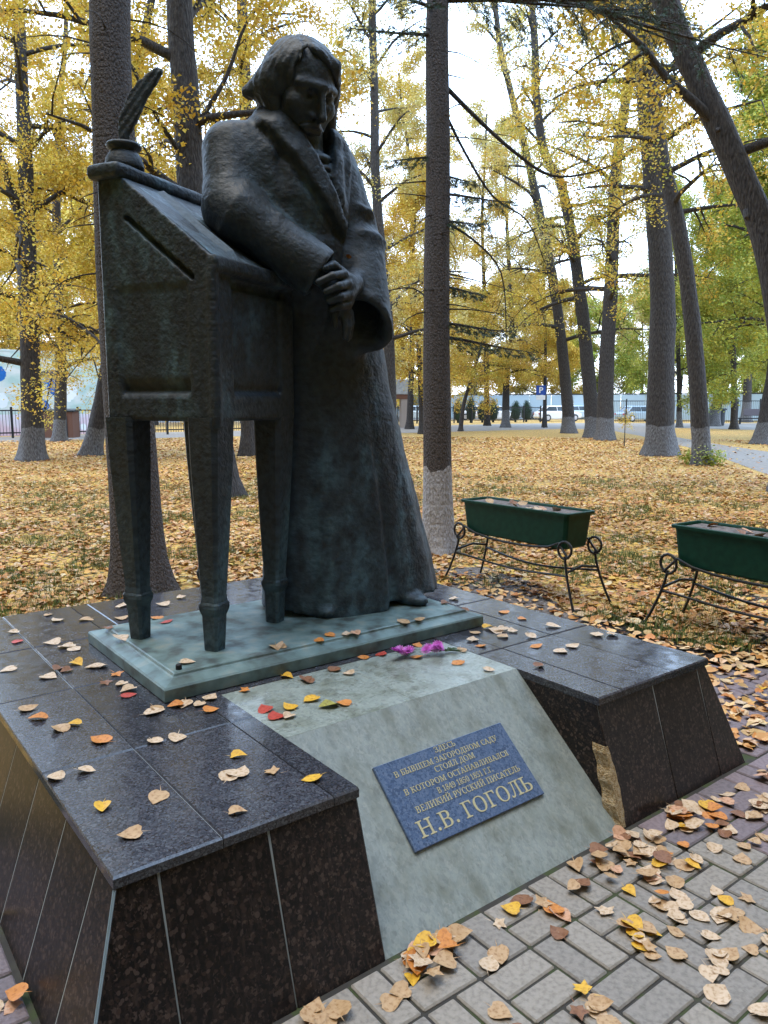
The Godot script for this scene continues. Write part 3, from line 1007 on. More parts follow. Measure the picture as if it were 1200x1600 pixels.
	for k in 12:
		var q := k / 11.0
		var y := lerpf(0.30, 0.012, q)
		var zf := lerpf(PZ1 + 0.045, PZ1 + SL - 0.004, q)
		var wv := 0.006 + 0.020 * sin(q * PI * 0.9 + 0.15) + 0.003 * sin(k * 2.3)
		ra.append(Vector3(RX1 - 0.004 - 0.006 * sin(k * 1.7) - 0.02 * q, y, zf + 0.004))
		rb.append(Vector3(RX1 + wv * 0.9, y, zf + 0.005))
	for k in 11:
		mb.quad(ra[k], ra[k + 1], rb[k + 1], rb[k])
		mb.quad(ra[k] + Vector3(-0.003, 0, -0.06), ra[k + 1] + Vector3(-0.003, 0, -0.06), ra[k + 1], ra[k])
	var mo := part(pl, "bared_mortar", mb.done(), M.mortar)
	tag(mo, "tan strip of bared mortar at the edge of the right wing")
	# the ramp: a flat head, then a slope to the paving
	var rm := Vector3(0, 0, -2.16)
	part(pl, "ramp_slab", slab([Vector3(RX0 + 0.002, 0.0, -1.60), Vector3(RX1 - 0.002, 0.0, -1.60), Vector3(RX1 - 0.002, PH, -2.160), Vector3(RX0 + 0.002, PH, -2.160)], Vector3(0, -0.02, -0.023), 0.0012), M.pale_stone)
	var cuts := [RX0 + 0.002, 1.80, RX1 - 0.002]
	for k in 2:
		var x0: float = cuts[k] + (0.0 if k == 0 else 0.0005)
		var x1: float = cuts[k + 1] - (0.0005 if k == 0 else 0.0)
		part(pl, "ramp_slab", slab([Vector3(x0, PH, -2.162), Vector3(x1, PH, -2.162), Vector3(x1, PH, -2.655), Vector3(x0, PH, -2.655)], Vector3(0, -0.03, 0), 0.001), M.pale_stone2)
	var cr := MB.new()
	cr.rings([[Vector3(RX0, 0, -1.64), Vector3(RX1, 0, -1.64), Vector3(RX1, 0, -2.7), Vector3(RX0, 0, -2.7)], [Vector3(RX0, PH - 0.032, -2.19), Vector3(RX1, PH - 0.032, -2.19), Vector3(RX1, PH - 0.032, -2.7), Vector3(RX0, PH - 0.032, -2.7)]], true, false)
	part(pl, "core", cr.done(), M.grout)

func make_plaque() -> void:
	var a := Vector3(1.488, 0.352, -2.010)
	var sx := Vector3(1, 0, 0)
	var dn := Vector3(0, -PH, 0.56).normalized()
	var up := sx.cross(dn) * -1.0
	if up.y < 0: up = -up
	var w := 0.625
	var h := 0.306
	var lift := 0.013
	var o := thing("memorial_plaque", "blue grey stone plaque with gilded Cyrillic lettering on the pale sloping ramp", "plaque")
	var T := turned(sx, -dn, up, a)
	o.transform = T
	piece(o, "stone_plate", boxmesh(Vector3(w, h, lift), 0.002, Transform3D(Basis(), Vector3(w / 2, -h / 2, lift / 2))), M.plaque)
	var f := SystemFont.new()
	f.font_names = PackedStringArray(["Droid Serif"])
	var lines := [["ЗДЕСЬ", 0.43, 0.59, 0.085, 0.021], ["В БЫВШЕМ ЗАГОРОДНОМ САДУ", 0.10, 0.90, 0.20, 0.021], ["СТОЯЛ ДОМ", 0.365, 0.675, 0.302, 0.021], ["В КОТОРОМ ОСТАНАВЛИВАЛСЯ", 0.105, 0.915, 0.422, 0.021],
		["В 1849 1850 1851 Г.Г.", 0.31, 0.74, 0.532, 0.021], ["ВЕЛИКИЙ РУССКИЙ ПИСАТЕЛЬ", 0.12, 0.93, 0.645, 0.0225], ["Н.В. ГОГОЛЬ", 0.075, 0.945, 0.905, 0.056]]
	for l in lines:
		var tm := TextMesh.new()
		tm.text = l[0]
		tm.font = f
		tm.font_size = 64
		tm.pixel_size = 0.001
		tm.depth = 0.002
		tm.curve_step = 1.0
		tm.horizontal_alignment = HORIZONTAL_ALIGNMENT_LEFT
		tm.vertical_alignment = VERTICAL_ALIGNMENT_BOTTOM
		var bb := tm.get_aabb()
		var kx: float = (l[2] - l[1]) * w / bb.size.x
		var ky: float = l[4] / 0.046
		var base_y := bb.position.y + (0.0135 if l[0].contains("Д") else 0.0)
		piece(o, "lettering", tm, M.gilt, Transform3D(Basis.from_scale(Vector3(kx, ky, 1.0)), Vector3(l[1] * w - bb.position.x * kx, -l[3] * h - base_y * ky, lift + 0.0008)))

# ---------------------------------------------------------------- leaves
func leaf_mesh(kind: int, sd: int, simple := false) -> ArrayMesh:   # one metre long and a metre wide at most; scaled when placed
	var r := RandomNumberGenerator.new()
	r.seed = sd
	var b := MB.new()
	var fold := r.randf_range(0.02, 0.34)
	var bend := r.randf_range(-0.35, 0.6)
	var curl := r.randf_range(-0.3, 0.8)
	var twist := r.randf_range(-0.5, 0.5)
	var lift := func(x: float, t: float) -> Vector3:
		var z := absf(x) * fold + bend * (t - 0.45) * (t - 0.45) + curl * x * x * (0.3 + t) + twist * x * (t - 0.5)
		return Vector3(x * (1.0 - 0.25 * absf(curl) * absf(x)), z * 0.8, 0.5 - t)
	var pts := []
	var low := 1e3
	if kind == 0:
		var ts := [0.0, 0.12, 0.4, 0.72, 1.0] if simple else [0.02, -0.04, 0.10, 0.26, 0.45, 0.64, 0.82, 1.0]
		var ws := [0.0, 0.34, 0.45, 0.28, 0.0] if simple else [0.0, 0.2, 0.40, 0.46, 0.43, 0.32, 0.16, 0.0]
		var side := []
		for s in [-1.0, 1.0]:
			var row := []
			for k in ts.size(): row.append(lift.call(s * ws[k] * (1.0 + (0.0 if simple else r.randf_range(-0.07, 0.07))), ts[k]))
			side.append(row)
		for k in ts.size() - 1:
			var m0: Vector3 = lift.call(0.0, clampf(ts[k], 0.02, 1.0))
			var m1: Vector3 = lift.call(0.0, clampf(ts[k + 1], 0.02, 1.0))
			for s in 2:
				var e0: Vector3 = side[s][k]
				var e1: Vector3 = side[s][k + 1]
				if s == 0: b.tri(m0, m1, e1); b.tri(m0, e1, e0)
				else: b.tri(m0, e1, m1); b.tri(m0, e0, e1)
	else:
		var rad := [1.0, 0.55, 0.85, 0.5, 0.62, 0.34, 0.25, 0.34, 0.62, 0.5, 0.85, 0.55]
		var ring := []
		for k in 12:
			var a := TAU * k / 12.0
			var q := Vector2(sin(a), cos(a)) * float(rad[k]) * 0.58 * r.randf_range(0.9, 1.1)
			ring.append(lift.call(q.x, 0.42 + q.y))
		var c: Vector3 = lift.call(0.0, 0.4)
		for k in 12: b.tri(c, ring[k], ring[(k + 1) % 12])
	for p in b.v: low = minf(low, p.y)
	if not simple:
		var s0: Vector3 = lift.call(0.0, 0.02)
		var s1 := s0 + Vector3(r.randf_range(-0.2, 0.2), r.randf_range(0.0, 0.12), 0.42)
		b.tri(s0 + Vector3(0.022, 0, 0), s0 - Vector3(0.022, 0, 0), s1)
	for k in b.v.size(): b.v[k].y -= low
	return b.done()

func cluster_mesh(sd: int, count: int, spread: float, size: float) -> ArrayMesh:   # leaves as they hang along one end of a twig
	var r := RandomNumberGenerator.new()
	r.seed = sd
	var b := MB.new()
	for k in count:
		var at := Vector3(r.randfn(0, 0.55), r.randfn(0, 0.38), r.randfn(0, 0.55)) * spread
		var bs := Basis.from_euler(Vector3(r.randf_range(-1.2, 0.9), r.randf() * TAU, r.randf_range(-0.6, 0.6)))
		var s := size * r.randf_range(0.65, 1.2)
		var w := s * r.randf_range(0.36, 0.46)
		var tip := at + bs * Vector3(0, -0.12 * s, s)
		var l := at + bs * Vector3(-w, 0.10 * s, s * 0.42)
		var q := at + bs * Vector3(w, 0.10 * s, s * 0.42)
		b.tri(at, q, tip)
		b.tri(at, tip, l)
	return b.done()

func jitter(c: Color, amount: float, r: RandomNumberGenerator) -> Color:
	var k := 1.0 + r.randf_range(-amount, amount)
	return Color(clampf(c.r * k, 0, 1), clampf(c.g * k * (1.0 + r.randf_range(-0.1, 0.1)), 0, 1), clampf(c.b * k, 0, 1))

# ---------------------------------------------------------------- trees
func spline(pts: Array, t: float) -> Vector3:   # t from 0 to pts.size() - 1
	var k := clampi(int(t), 0, pts.size() - 2)
	var f := t - k
	var p0: Vector3 = pts[maxi(k - 1, 0)]
	var p1: Vector3 = pts[k]
	var p2: Vector3 = pts[k + 1]
	var p3: Vector3 = pts[mini(k + 2, pts.size() - 1)]
	return p1.cubic_interpolate(p2, p0, p3, f)

class Trunk:
	var pts := []      # evenly spaced points
	var hs := []       # height of each along the trunk
	var rs := []

func trunk_of(path: Array, r0: float, height: float, sd: int, taper := 0.75) -> Trunk:
	var r := RandomNumberGenerator.new()
	r.seed = sd
	var t := Trunk.new()
	var p := path.duplicate()
	var last: Vector3 = p[p.size() - 1]
	var dir: Vector3 = (last - p[p.size() - 2]).normalized()
	var step := 2.2
	while last.y < height - 0.5:
		dir = (dir + Vector3(r.randf_range(-0.12, 0.12), 0.12, r.randf_range(-0.12, 0.12))).normalized()
		last += dir * step
		p.append(last)
	var total := 0.0
	var prev: Vector3 = p[0]
	var segs := p.size() - 1
	var n := segs * 6
	for k in n + 1:
		var q := spline(p, float(k) / n * segs)
		total += (q - prev).length()
		prev = q
		t.pts.append(q)
		t.hs.append(total)
	for k in n + 1:
		var f: float = t.hs[k] / total
		t.rs.append(r0 * (1.0 - taper * pow(f, 0.9)) * (1.0 + 0.36 * exp(-t.hs[k] / (r0 * 1.1))))
	return t

func trunk_mesh(t: Trunk, from: float, to: float, sd: int, sides := 14, rough := 0.06) -> ArrayMesh:
	var b := MB.new()
	var list := []
	var nz := FastNoiseLite.new()
	nz.seed = sd
	nz.frequency = 1.0
	var hs := []
	for k in t.pts.size():
		if t.hs[k] >= from and t.hs[k] <= to: hs.append(t.hs[k])
	var last: float = minf(to, t.hs[t.hs.size() - 1])
	hs = hs.filter(func(x): return x > from + 0.06 and x < last - 0.06)
	hs.push_front(from)
	hs.append(last)
	if from < 0.3:
		for x in [0.08, 0.18, 0.32, 0.5, 0.75]: if x > from and x < last - 0.1 and not hs.has(x): hs.append(x)
		hs.sort()
	for h in hs:
		var seam := (1.0 if absf(h - from) < 0.001 and from > 0.3 else 0.0) + (1.0 if absf(h - to) < 0.001 and to < 1.9 else 0.0)
		var s := at_height(t, h)
		var o: Vector3 = s[0]
		var rad: float = s[1]
		var r := []
		for j in sides:
			var a := TAU * j / sides
			var lobe := 1.0 + rough * nz.get_noise_3d(cos(a) * 2.0, h * 0.8, sin(a) * 2.0) * 2.0 + 0.22 * exp(-h / maxf(0.25, rad)) * sin(a * 5.0 + sd)
			r.append(o + Vector3(cos(a), 0, -sin(a)) * rad * lobe + Vector3(0, seam * (0.030 * sin(a * 3.0 + sd) + 0.018 * sin(a * 7.0 + sd * 2.0)), 0))
		list.append(r)
	b.rings(list, true, true)
	return b.done()

func at_height(t: Trunk, h: float) -> Array:
	for k in t.pts.size() - 1:
		if h <= t.hs[k + 1] or k == t.pts.size() - 2:
			var f := clampf((h - t.hs[k]) / maxf(t.hs[k + 1] - t.hs[k], 1e-5), 0.0, 1.0)
			return [(t.pts[k] as Vector3).lerp(t.pts[k + 1], f), lerpf(t.rs[k], t.rs[k + 1], f)]
	return [t.pts[0], t.rs[0]]

func grow(b: MB, tips: Array, from: Vector3, dir: Vector3, length: float, rad: float, depth: int, r: RandomNumberGenerator, droop := 0.10) -> void:
	var n := 5
	var pts := [from]
	var rr := [rad]
	var d := dir.normalized()
	var p := from
	for k in n:
		d = (d + Vector3(r.randf_range(-0.22, 0.22), r.randf_range(-0.16, 0.16) - droop * (0.5 + k * 0.25), r.randf_range(-0.22, 0.22))).normalized()
		p += d * length / n
		pts.append(p)
		rr.append(maxf(rad * (1.0 - 0.85 * (k + 1.0) / n), 0.004))
	b.tube(pts, rr, 6 if depth == 0 else (4 if depth == 1 else 3), false)
	if depth >= 1:
		for k in range(1, n + 1): tips.append(pts[k])
	else:
		for k in range(3, n + 1): tips.append(pts[k])
	if depth < 2:
		var m := r.randi_range(5, 7) if depth == 0 else r.randi_range(3, 4)
		for k in m:
			var t := r.randf_range(0.25, 1.0)
			var q := int(t * n)
			var base: Vector3 = (pts[q] as Vector3).lerp(pts[mini(q + 1, n)], t * n - q)
			var side := d.cross(Vector3.UP).normalized().rotated(d, r.randf() * TAU)
			grow(b, tips, base, (dir.normalized() * 0.6 + side * 0.9 + Vector3(0, 0.1, 0)).normalized(), length * r.randf_range(0.3, 0.5), rr[q] * 0.55, depth + 1, r, droop)

func tree(called: String, label: String, group: String, path: Array, r0: float, height: float, o: Dictionary) -> Node3D:
	var sd: int = o.get("seed", 1)
	var r := RandomNumberGenerator.new()
	r.seed = sd * 77 + 5
	var base: Vector3 = path[0]
	var local := []
	for p in path: local.append(p - base)
	var T := thing(called, label, "tree", base, 0.0, group)
	var t := trunk_of(local, r0, height, sd, o.get("taper", 0.75))
	var total: float = t.hs[t.hs.size() - 1]
	var wash: float = o.get("wash", 0.0)
	var sides: int = o.get("sides", 14)
	if wash > 0.0:
		piece(T, "whitewashed_base", trunk_mesh(t, 0.0, wash, sd, sides), o.get("lime", M.limewash))
	piece(T, "trunk", trunk_mesh(t, wash, total, sd, sides), o.get("bark", M.bark))
	var b := MB.new()
	var tips := []
	var lo: float = o.get("lo", 3.0)
	var hi: float = o.get("hi", total)
	var n: int = o.get("limbs", 16)
	var reach: float = o.get("reach", 3.5)
	var az := r.randf() * TAU
	for k in n:
		var f := (k + r.randf() * 0.8) / n
		var h := lerpf(lo, hi, f)
		if h > total - 0.2: break
		var s := at_height(t, h)
		az += 2.4 + r.randf_range(-0.5, 0.5)
		var el := lerpf(o.get("el0", 0.25), 0.9, f) + r.randf_range(-0.2, 0.2)
		var dir := Vector3(cos(az) * cos(el), sin(el), sin(az) * cos(el))
		var len := reach * lerpf(1.0, 0.45, f) * r.randf_range(0.7, 1.15)
		grow(b, tips, s[0], dir, len, minf(s[1] * 0.42, 0.028 * len + 0.012), 0, r, o.get("droop", 0.10))
	for e in o.get("extra", []):      # limbs that the tree is known by
		var pts := []
		var rr := []
		var m: int = e[1].size()
		for k in m: pts.append(e[1][k] - base)
		for k in m: rr.append(lerpf(e[0], maxf(0.006, e[0] * 0.2), float(k) / (m - 1)))
		var fine := []
		var fr := []
		for k in (m - 1) * 4 + 1:
			fine.append(spline(pts, k / 4.0))
			fr.append(lerpf(e[0], maxf(0.006, e[0] * 0.2), k / 4.0 / (m - 1)))
		b.tube(fine, fr, 7, true)
		if e.size() > 2:
			for k in range(2, fine.size(), 2):
				for q in int(e[2]):
					var d := Vector3(r.randf_range(-1, 1), r.randf_range(-0.8, 0.6), r.randf_range(-1, 1)).normalized()
					grow(b, tips, fine[k], d, r.randf_range(0.5, 1.1) * e[3], fr[k] * 0.4, 1, r, 0.12)
	if b.v.size():
		var lm := piece(T, "limbs", b.done(), o.get("bark", M.bark))
		lm.set_meta("kind", "stuff")
	var per: int = o.get("per", 2)
	if per > 0 and tips.size():
		var xs := []
		var cs := []
		var cols: Array = o.get("cols", [Color(0.55, 0.38, 0.06)])
		var size: float = o.get("size", 1.0)
		var thin: float = o.get("thin", 1.0)
		var low: float = o.get("leaf_low", 0.0)
		for tip in tips:
			if r.randf() > thin: continue
			if tip.y < low: continue
			var cc: Color = cols[r.randi() % cols.size()]
			for k in per:
				var at: Vector3 = tip + Vector3(r.randfn(0, 0.11), r.randfn(-0.05, 0.09), r.randfn(0, 0.11)) * (1.0 + size * 0.5)
				xs.append(Transform3D(Basis.from_euler(Vector3(r.randf_range(-0.5, 0.5), r.randf() * TAU, r.randf_range(-0.5, 0.5))).scaled(Vector3.ONE * size * r.randf_range(0.8, 1.25)), at))
				cs.append(jitter(cc, 0.22, r))
		many(T, "crown", M_cl[sd % 3] if not o.has("mesh") else o.mesh, o.get("leafmat", M.leaf), xs, cs)
	return T

var M_cl := []

func conifer_bough(b: MB, xs: Array, cs: Array, from: Vector3, dir: Vector3, length: float, r: RandomNumberGenerator) -> void:
	var n := 8
	var p := from
	var d := dir.normalized()
	var pts := [p]
	var rr := [0.014 + 0.008 * length]
	for k in n:
		d = (d + Vector3(r.randf_range(-0.08, 0.08), -0.05 + 0.012 * k, r.randf_range(-0.08, 0.08))).normalized()
		p += d * length / n
		pts.append(p)
		rr.append(lerpf(rr[0], 0.004, (k + 1.0) / n))
	b.tube(pts, rr, 5, false)
	for k in range(1, n + 1):
		for s in [-1, 1]:
			var side: Vector3 = d.cross(Vector3.UP).normalized() * s
			var len := length * 0.34 * (1.0 - 0.6 * k / n) * r.randf_range(0.7, 1.2)
			var q: Vector3 = pts[k]
			var dd: Vector3 = (side + d * 0.8 + Vector3(0, -0.3, 0)).normalized()
			b.tube([q, q + dd * len * 0.5, q + dd * len + Vector3(0, -0.1 * len, 0)], [0.005, 0.004, 0.002], 3, false)
			var m := int(len / 0.05) + 2
			for j in m:
				var at: Vector3 = q + dd * len * (j + 0.5) / m + Vector3(r.randfn(0, 0.02), -0.02 + r.randfn(0, 0.02), r.randfn(0, 0.02))
				xs.append(Transform3D(Basis.looking_at(dd, Vector3.UP) * Basis.from_euler(Vector3(r.randf_range(-0.3, 0.3), r.randf_range(-0.5, 0.5), r.randf() * TAU)), at))
				cs.append(jitter(Color(0.040, 0.075, 0.050), 0.3, r))

func needle_mesh(sd: int) -> ArrayMesh:   # a sprig of needles pointing along -z
	var r := RandomNumberGenerator.new()
	r.seed = sd
	var b := MB.new()
	for k in 16:
		var a := r.randf() * TAU
		var z := -r.randf() * 0.07
		var o := Vector3(cos(a), sin(a), -0.9).normalized() * r.randf_range(0.030, 0.045)
		var w := Vector3(-sin(a), cos(a), 0) * 0.0035
		b.tri(Vector3(0, 0, z) - w, Vector3(0, 0, z) + w, Vector3(0, 0, z) + o)
	return b.done()

func spruce(label: String, path: Array, r0: float, height: float, sd: int, wash: float, boughs: Array, bare: Array) -> void:
	var r := RandomNumberGenerator.new()
	r.seed = sd
	var base: Vector3 = path[0]
	var T := thing("spruce_tree", label, "tree", base)
	var local := []
	for p in path: local.append(p - base)
	var t := trunk_of(local, r0, height, sd, 0.8)
	var total: float = t.hs[t.hs.size() - 1]
	if wash > 0.0:
		piece(T, "whitewashed_base", trunk_mesh(t, 0.0, wash, sd, 20, 0.035), M.limewash_fresh)
	piece(T, "trunk", trunk_mesh(t, wash, total, sd, 20, 0.035), M.spruce_bark)
	var b := MB.new()
	var xs := []
	var cs := []
	for e in boughs: conifer_bough(b, xs, cs, at_height(t, e[0])[0], Vector3(cos(e[1]), e[2], sin(e[1])), e[3], r)
	for k in 34:
		var h := r.randf_range(7.2, total - 0.6)
		conifer_bough(b, xs, cs, at_height(t, h)[0], Vector3(cos(k * 2.4), -0.15, sin(k * 2.4)), 2.2 * (1.0 - 0.75 * (h - 7.2) / (total - 7.2)), r)
	var none := []
	for e in bare:
		var pts := []
		for p in e[1]: pts.append(p - base)
		var fine := []
		var fr := []
		var m := pts.size()
		for k in (m - 1) * 4 + 1:
			fine.append(spline(pts, k / 4.0))
			fr.append(lerpf(e[0], 0.005, k / 4.0 / (m - 1)))
		b.tube(fine, fr, 6, true)
		for k in range(3, fine.size(), 3):
			grow(b, none, fine[k], Vector3(r.randf_range(-0.7, 0.7), r.randf_range(-0.9, 0.2), r.randf_range(-0.7, 0.7)), r.randf_range(0.3, 0.8), fr[k] * 0.4, 2, r, 0.15)
	for k in 26:     # dead snags all the way up
		var s := at_height(t, r.randf_range(2.2, 7.5))
		var a := r.randf() * TAU
		grow(b, none, s[0], Vector3(cos(a), 0.05, sin(a)), r.randf_range(0.25, 0.9), 0.012, 2, r, 0.12)
	piece(T, "limbs", b.done(), M.bark).set_meta("kind", "stuff")
	many(T, "needles", needle_mesh(3), M.needle, xs, cs)

# ---------------------------------------------------------------- setting
func sheet(called: String, pts: Array, y: float, m: Material) -> MeshInstance3D:   # a level sheet with the given outline (x, z)
	var poly := PackedVector2Array()
	for p in pts: poly.append(p)
	var ids := Geometry2D.triangulate_polygon(poly)
	var b := MB.new()
	for k in range(0, ids.size(), 3):
		var a := Vector3(poly[ids[k]].x, y, poly[ids[k]].y)
		var c := Vector3(poly[ids[k + 1]].x, y, poly[ids[k + 1]].y)
		var d := Vector3(poly[ids[k + 2]].x, y, poly[ids[k + 2]].y)
		if (c - a).cross(d - a).y > 0: b.tri(a, c, d)
		else: b.tri(a, d, c)
	return part(self, called, b.done(), m, "structure")

func gp(u: float, d: float, y := 0.0) -> Vector3:   # a place by its bearing (tangent of the angle right of the view axis, times 1212) and its distance
	var a := atan((u - 600.0) / 1212.0) + deg_to_rad(37.5)
	return Vector3(sin(a) * d, y, -cos(a) * d)

func make_ground() -> void:
	var g := MB.new()
	g.quad(Vector3(-220, 0, 220), Vector3(320, 0, 220), Vector3(320, 0, -320), Vector3(-220, 0, -320))
	part(self, "ground", g.done(), M.lawn, "structure")
	sheet("park_path", [Vector2(12.6, -4.6), Vector2(14.56, -6.34), Vector2(17.59, -8.53), Vector2(24.75, -14.23), Vector2(34.2, -23.18), Vector2(39.0, -28.2), Vector2(40.6, -32.4), Vector2(35.5, -33.2), Vector2(28.28, -33.29), Vector2(22.2, -34.5), Vector2(15.5, -35.6), Vector2(6.95, -35.7), Vector2(-14, -33.5), Vector2(-16, -39.6), Vector2(8.0, -41.3), Vector2(13, -42.6), Vector2(27.4, -42.6), Vector2(47, -44), Vector2(53, -42.3), Vector2(66, -31.2), Vector2(71, -24), Vector2(50, -21.8), Vector2(47.6, -23.4), Vector2(47.5, -29.4), Vector2(43.6, -28.9), Vector2(34.8, -21.75), Vector2(29.53, -16.45), Vector2(26.13, -12.72), Vector2(22.34, -9.8), Vector2(19.5, -7.4)], 0.004, M.asphalt)
	sheet("car_park", [Vector2(-10, -62), Vector2(36, -66), Vector2(60, -58), Vector2(96, -20), Vector2(130, -60), Vector2(60, -130), Vector2(-20, -110)], 0.004, M.asphalt_dark)
	# bare earth between the plinth and the grass
	var soil := []
	var r := RandomNumberGenerator.new()
	r.seed = 4
	for p in [Vector2(0.6, -4.2), Vector2(3.3, -4.25), Vector2(3.3, -2.2), Vector2(4.3, -1.2), Vector2(6.0, -0.2), Vector2(6.2, -0.9), Vector2(5.5, -1.7), Vector2(5.0, -2.6), Vector2(4.95, -3.3), Vector2(4.75, -3.9), Vector2(5.2, -4.6), Vector2(5.35, -5.3), Vector2(4.9, -5.6), Vector2(4.5, -5.3), Vector2(3.9, -5.0), Vector2(3.1, -4.75), Vector2(1.9, -4.6), Vector2(0.5, -4.7)]:
		soil.append(p + Vector2(r.randf_range(-0.06, 0.06), r.randf_range(-0.06, 0.06)))
	sheet("soil", soil, 0.003, M.soil)

func make_pavement() -> void:
	var pv := part(self, "pavement", boxmesh(Vector3(9.2, 0.02, 6.6), 0.0, Transform3D(Basis(), Vector3(1.75, -0.007, -0.2))), M.joint, "structure")
	# blocks of 20 by 10 cm laid two by two, the pairs turning at every step
	var c := 0.206
	var all := []
	var cam := Vector3(0, 1.6, 0)
	var fw := Vector3(sin(deg_to_rad(37.5)), 0, -cos(deg_to_rad(37.5)))
	var rt := Vector3(-fw.z, 0, fw.x)
	for i in range(-14, 21):
		for j in range(-9, 16):
			for k in 2:
				var x0 := 1.40 + i * c
				var z0 := -1.587 + j * c
				var up := posmod(i + j, 2) == 0
				var ctr := Vector3(x0 + (c * (0.25 + 0.5 * k) if up else c * 0.5), 0, z0 + (c * 0.5 if up else c * (0.25 + 0.5 * k)))
				if ctr.x > PX0 - 0.2 and ctr.x < PX1 + 0.19 and ctr.z < -1.56: continue
				if ctr.x > 4.75 + 0.25 * sin(ctr.z * 3.0) + (ctr.z + 1.6) * 0.25 or ctr.z < -3.1: continue
				var q := ctr - cam
				var dep := q.dot(fw)
				if dep < 1.2 or absf(q.dot(rt)) > dep * 0.52 + 0.5: continue
				all.append([dep, ctr, up])
	all.sort_custom(func(a, b): return a[0] < b[0])
	var shapes := []
	for k in 4:
		var b := MB.new()
		b.cbox(Transform3D(Basis.from_euler(Vector3(rng.randf_range(-0.008, 0.008), rng.randf_range(-0.012, 0.012), rng.randf_range(-0.012, 0.012)))), Vector3(0.094, 0.05, 0.197), 0.005)
		shapes.append(b.done())
	var rest := {}
	for n in all.size():
		var p: Vector3 = all[n][1]
		var red := p.x > 2.62 + 0.25 * sin(p.z * 5.0) or p.x < 0.55
		var m: Material = (M.block_red if red else M.block_grey)[rng.randi() % 3]
		var t := Transform3D(Basis(Vector3.UP, (0.0 if all[n][2] else PI / 2) + rng.randf_range(-0.008, 0.008)), p + Vector3(0, -0.0155 + rng.randf_range(-0.002, 0.0015), 0))
		if n < 300: piece(pv, "brick", shapes[rng.randi() % 4], m, t)
		else:
			if not rest.has(m): rest[m] = []
			rest[m].append(t)
	for m in rest: many(pv, "bricks", shapes[0], m, rest[m], [])

# ---------------------------------------------------------------- planters
func make_planter(at: Vector3, turn: float, l1: String, l2: String) -> void:
	var st := thing("planter_stand", l2, "planter stand", at, turn, "wrought iron planter stands")
	var R := 0.0105
	for s in [-1.0, 1.0]:
		# curling side bar: from one scroll, over the end of the box, sagging beneath it, to the other scroll
		var pts := []
		for e in [-1.0, 1.0]:
			var half := []
			for k in 15:     # scroll
				var a := -0.4 * PI + k / 14.0 * 2.05 * PI
				var rad := 0.074 - 0.014 * (1.0 - k / 14.0)
				half.append(Vector3(s * 0.185, 0.475 + sin(a) * rad, e * (0.60 + cos(a) * rad)))
			half.append(Vector3(s * 0.180, 0.520, e * 0.53))
			half.append(Vector3(s * 0.165, 0.475, e * 0.42))
			half.append(Vector3(s * 0.155, 0.452, e * 0.26))
			half.append(Vector3(s * 0.150, 0.442, e * 0.10))
			if e > 0: half.reverse()
			pts.append_array(half)
		var b := MB.new()
		var rr := []
		for k in pts.size(): rr.append(R)
		b.tube(pts, rr, 7)
		piece(st, "scroll_bar", b.done(), M.iron)
		for e in [-1.0, 1.0]:
			var g := MB.new()
			var lp := [Vector3(s * 0.185, 0.425, e * 0.60), Vector3(s * 0.190, 0.34, e * 0.615), Vector3(s * 0.200, 0.24, e * 0.645), Vector3(s * 0.215, 0.12, e * 0.69), Vector3(s * 0.235, 0.0, e * 0.745)]
			g.tube(lp, [R, R, R, R, R], 7)
			piece(st, "leg", g.done(), M.iron)
		var a := MB.new()
		var ap := []
		var ar := []
		for k in 13:
			var t := k / 12.0 * 2.0 - 1.0
			ap.append(Vector3(s * (0.198 - 0.06 * (1 - t * t)), 0.245 + 0.055 * pow(absf(t), 2.0) * (1.0 - 0.5 * t * t) - 0.02 * (1 - t * t), t * 0.642))
			ar.append(R * 0.9)
		a.tube(ap, ar, 7)
		piece(st, "stretcher", a.done(), M.iron)
	for e in [-1.0, 1.0]:
		var c := MB.new()
		c.tube([Vector3(-0.19, 0.30, e * 0.625), Vector3(0, 0.33, e * 0.62), Vector3(0.19, 0.30, e * 0.625)], [R, R, R], 7)
		piece(st, "cross_bar", c.done(), M.iron)
		var c2 := MB.new()
		c2.tube([Vector3(-0.165, 0.452, e * 0.42), Vector3(0.165, 0.452, e * 0.42)], [R, R], 7)
		piece(st, "cross_bar", c2.done(), M.iron)
	var px := thing("planter_box", l1, "planter", at + Vector3(0, 0.462, 0), turn, "green planter boxes")
	var b := MB.new()
	var lv := [[0.0, 0.130, 0.545], [0.012, 0.138, 0.558], [0.27, 0.158, 0.585], [0.272, 0.178, 0.605], [0.292, 0.180, 0.608], [0.296, 0.176, 0.603], [0.296, 0.158, 0.585], [0.285, 0.152, 0.578], [0.10, 0.135, 0.545]]
	var list := []
	for q in lv:
		var x: float = q[1]
		var z: float = q[2]
		var y: float = q[0]
		var c := 0.028
		list.append([Vector3(x, y, -z + c), Vector3(x - c * 0.3, y, -z + c * 0.3), Vector3(x - c, y, -z), Vector3(-x + c, y, -z), Vector3(-x + c * 0.3, y, -z + c * 0.3), Vector3(-x, y, -z + c), Vector3(-x, y, z - c), Vector3(-x + c * 0.3, y, z - c * 0.3), Vector3(-x + c, y, z), Vector3(x - c, y, z), Vector3(x - c * 0.3, y, z - c * 0.3), Vector3(x, y, z - c)])
	b.rings(list, true, false)
	piece(px, "trough", b.done(), M.green_plastic)
	piece(px, "earth", boxmesh(Vector3(0.30, 0.02, 1.14), 0.004, Transform3D(Basis(), Vector3(0, 0.268, 0))), M.soil)

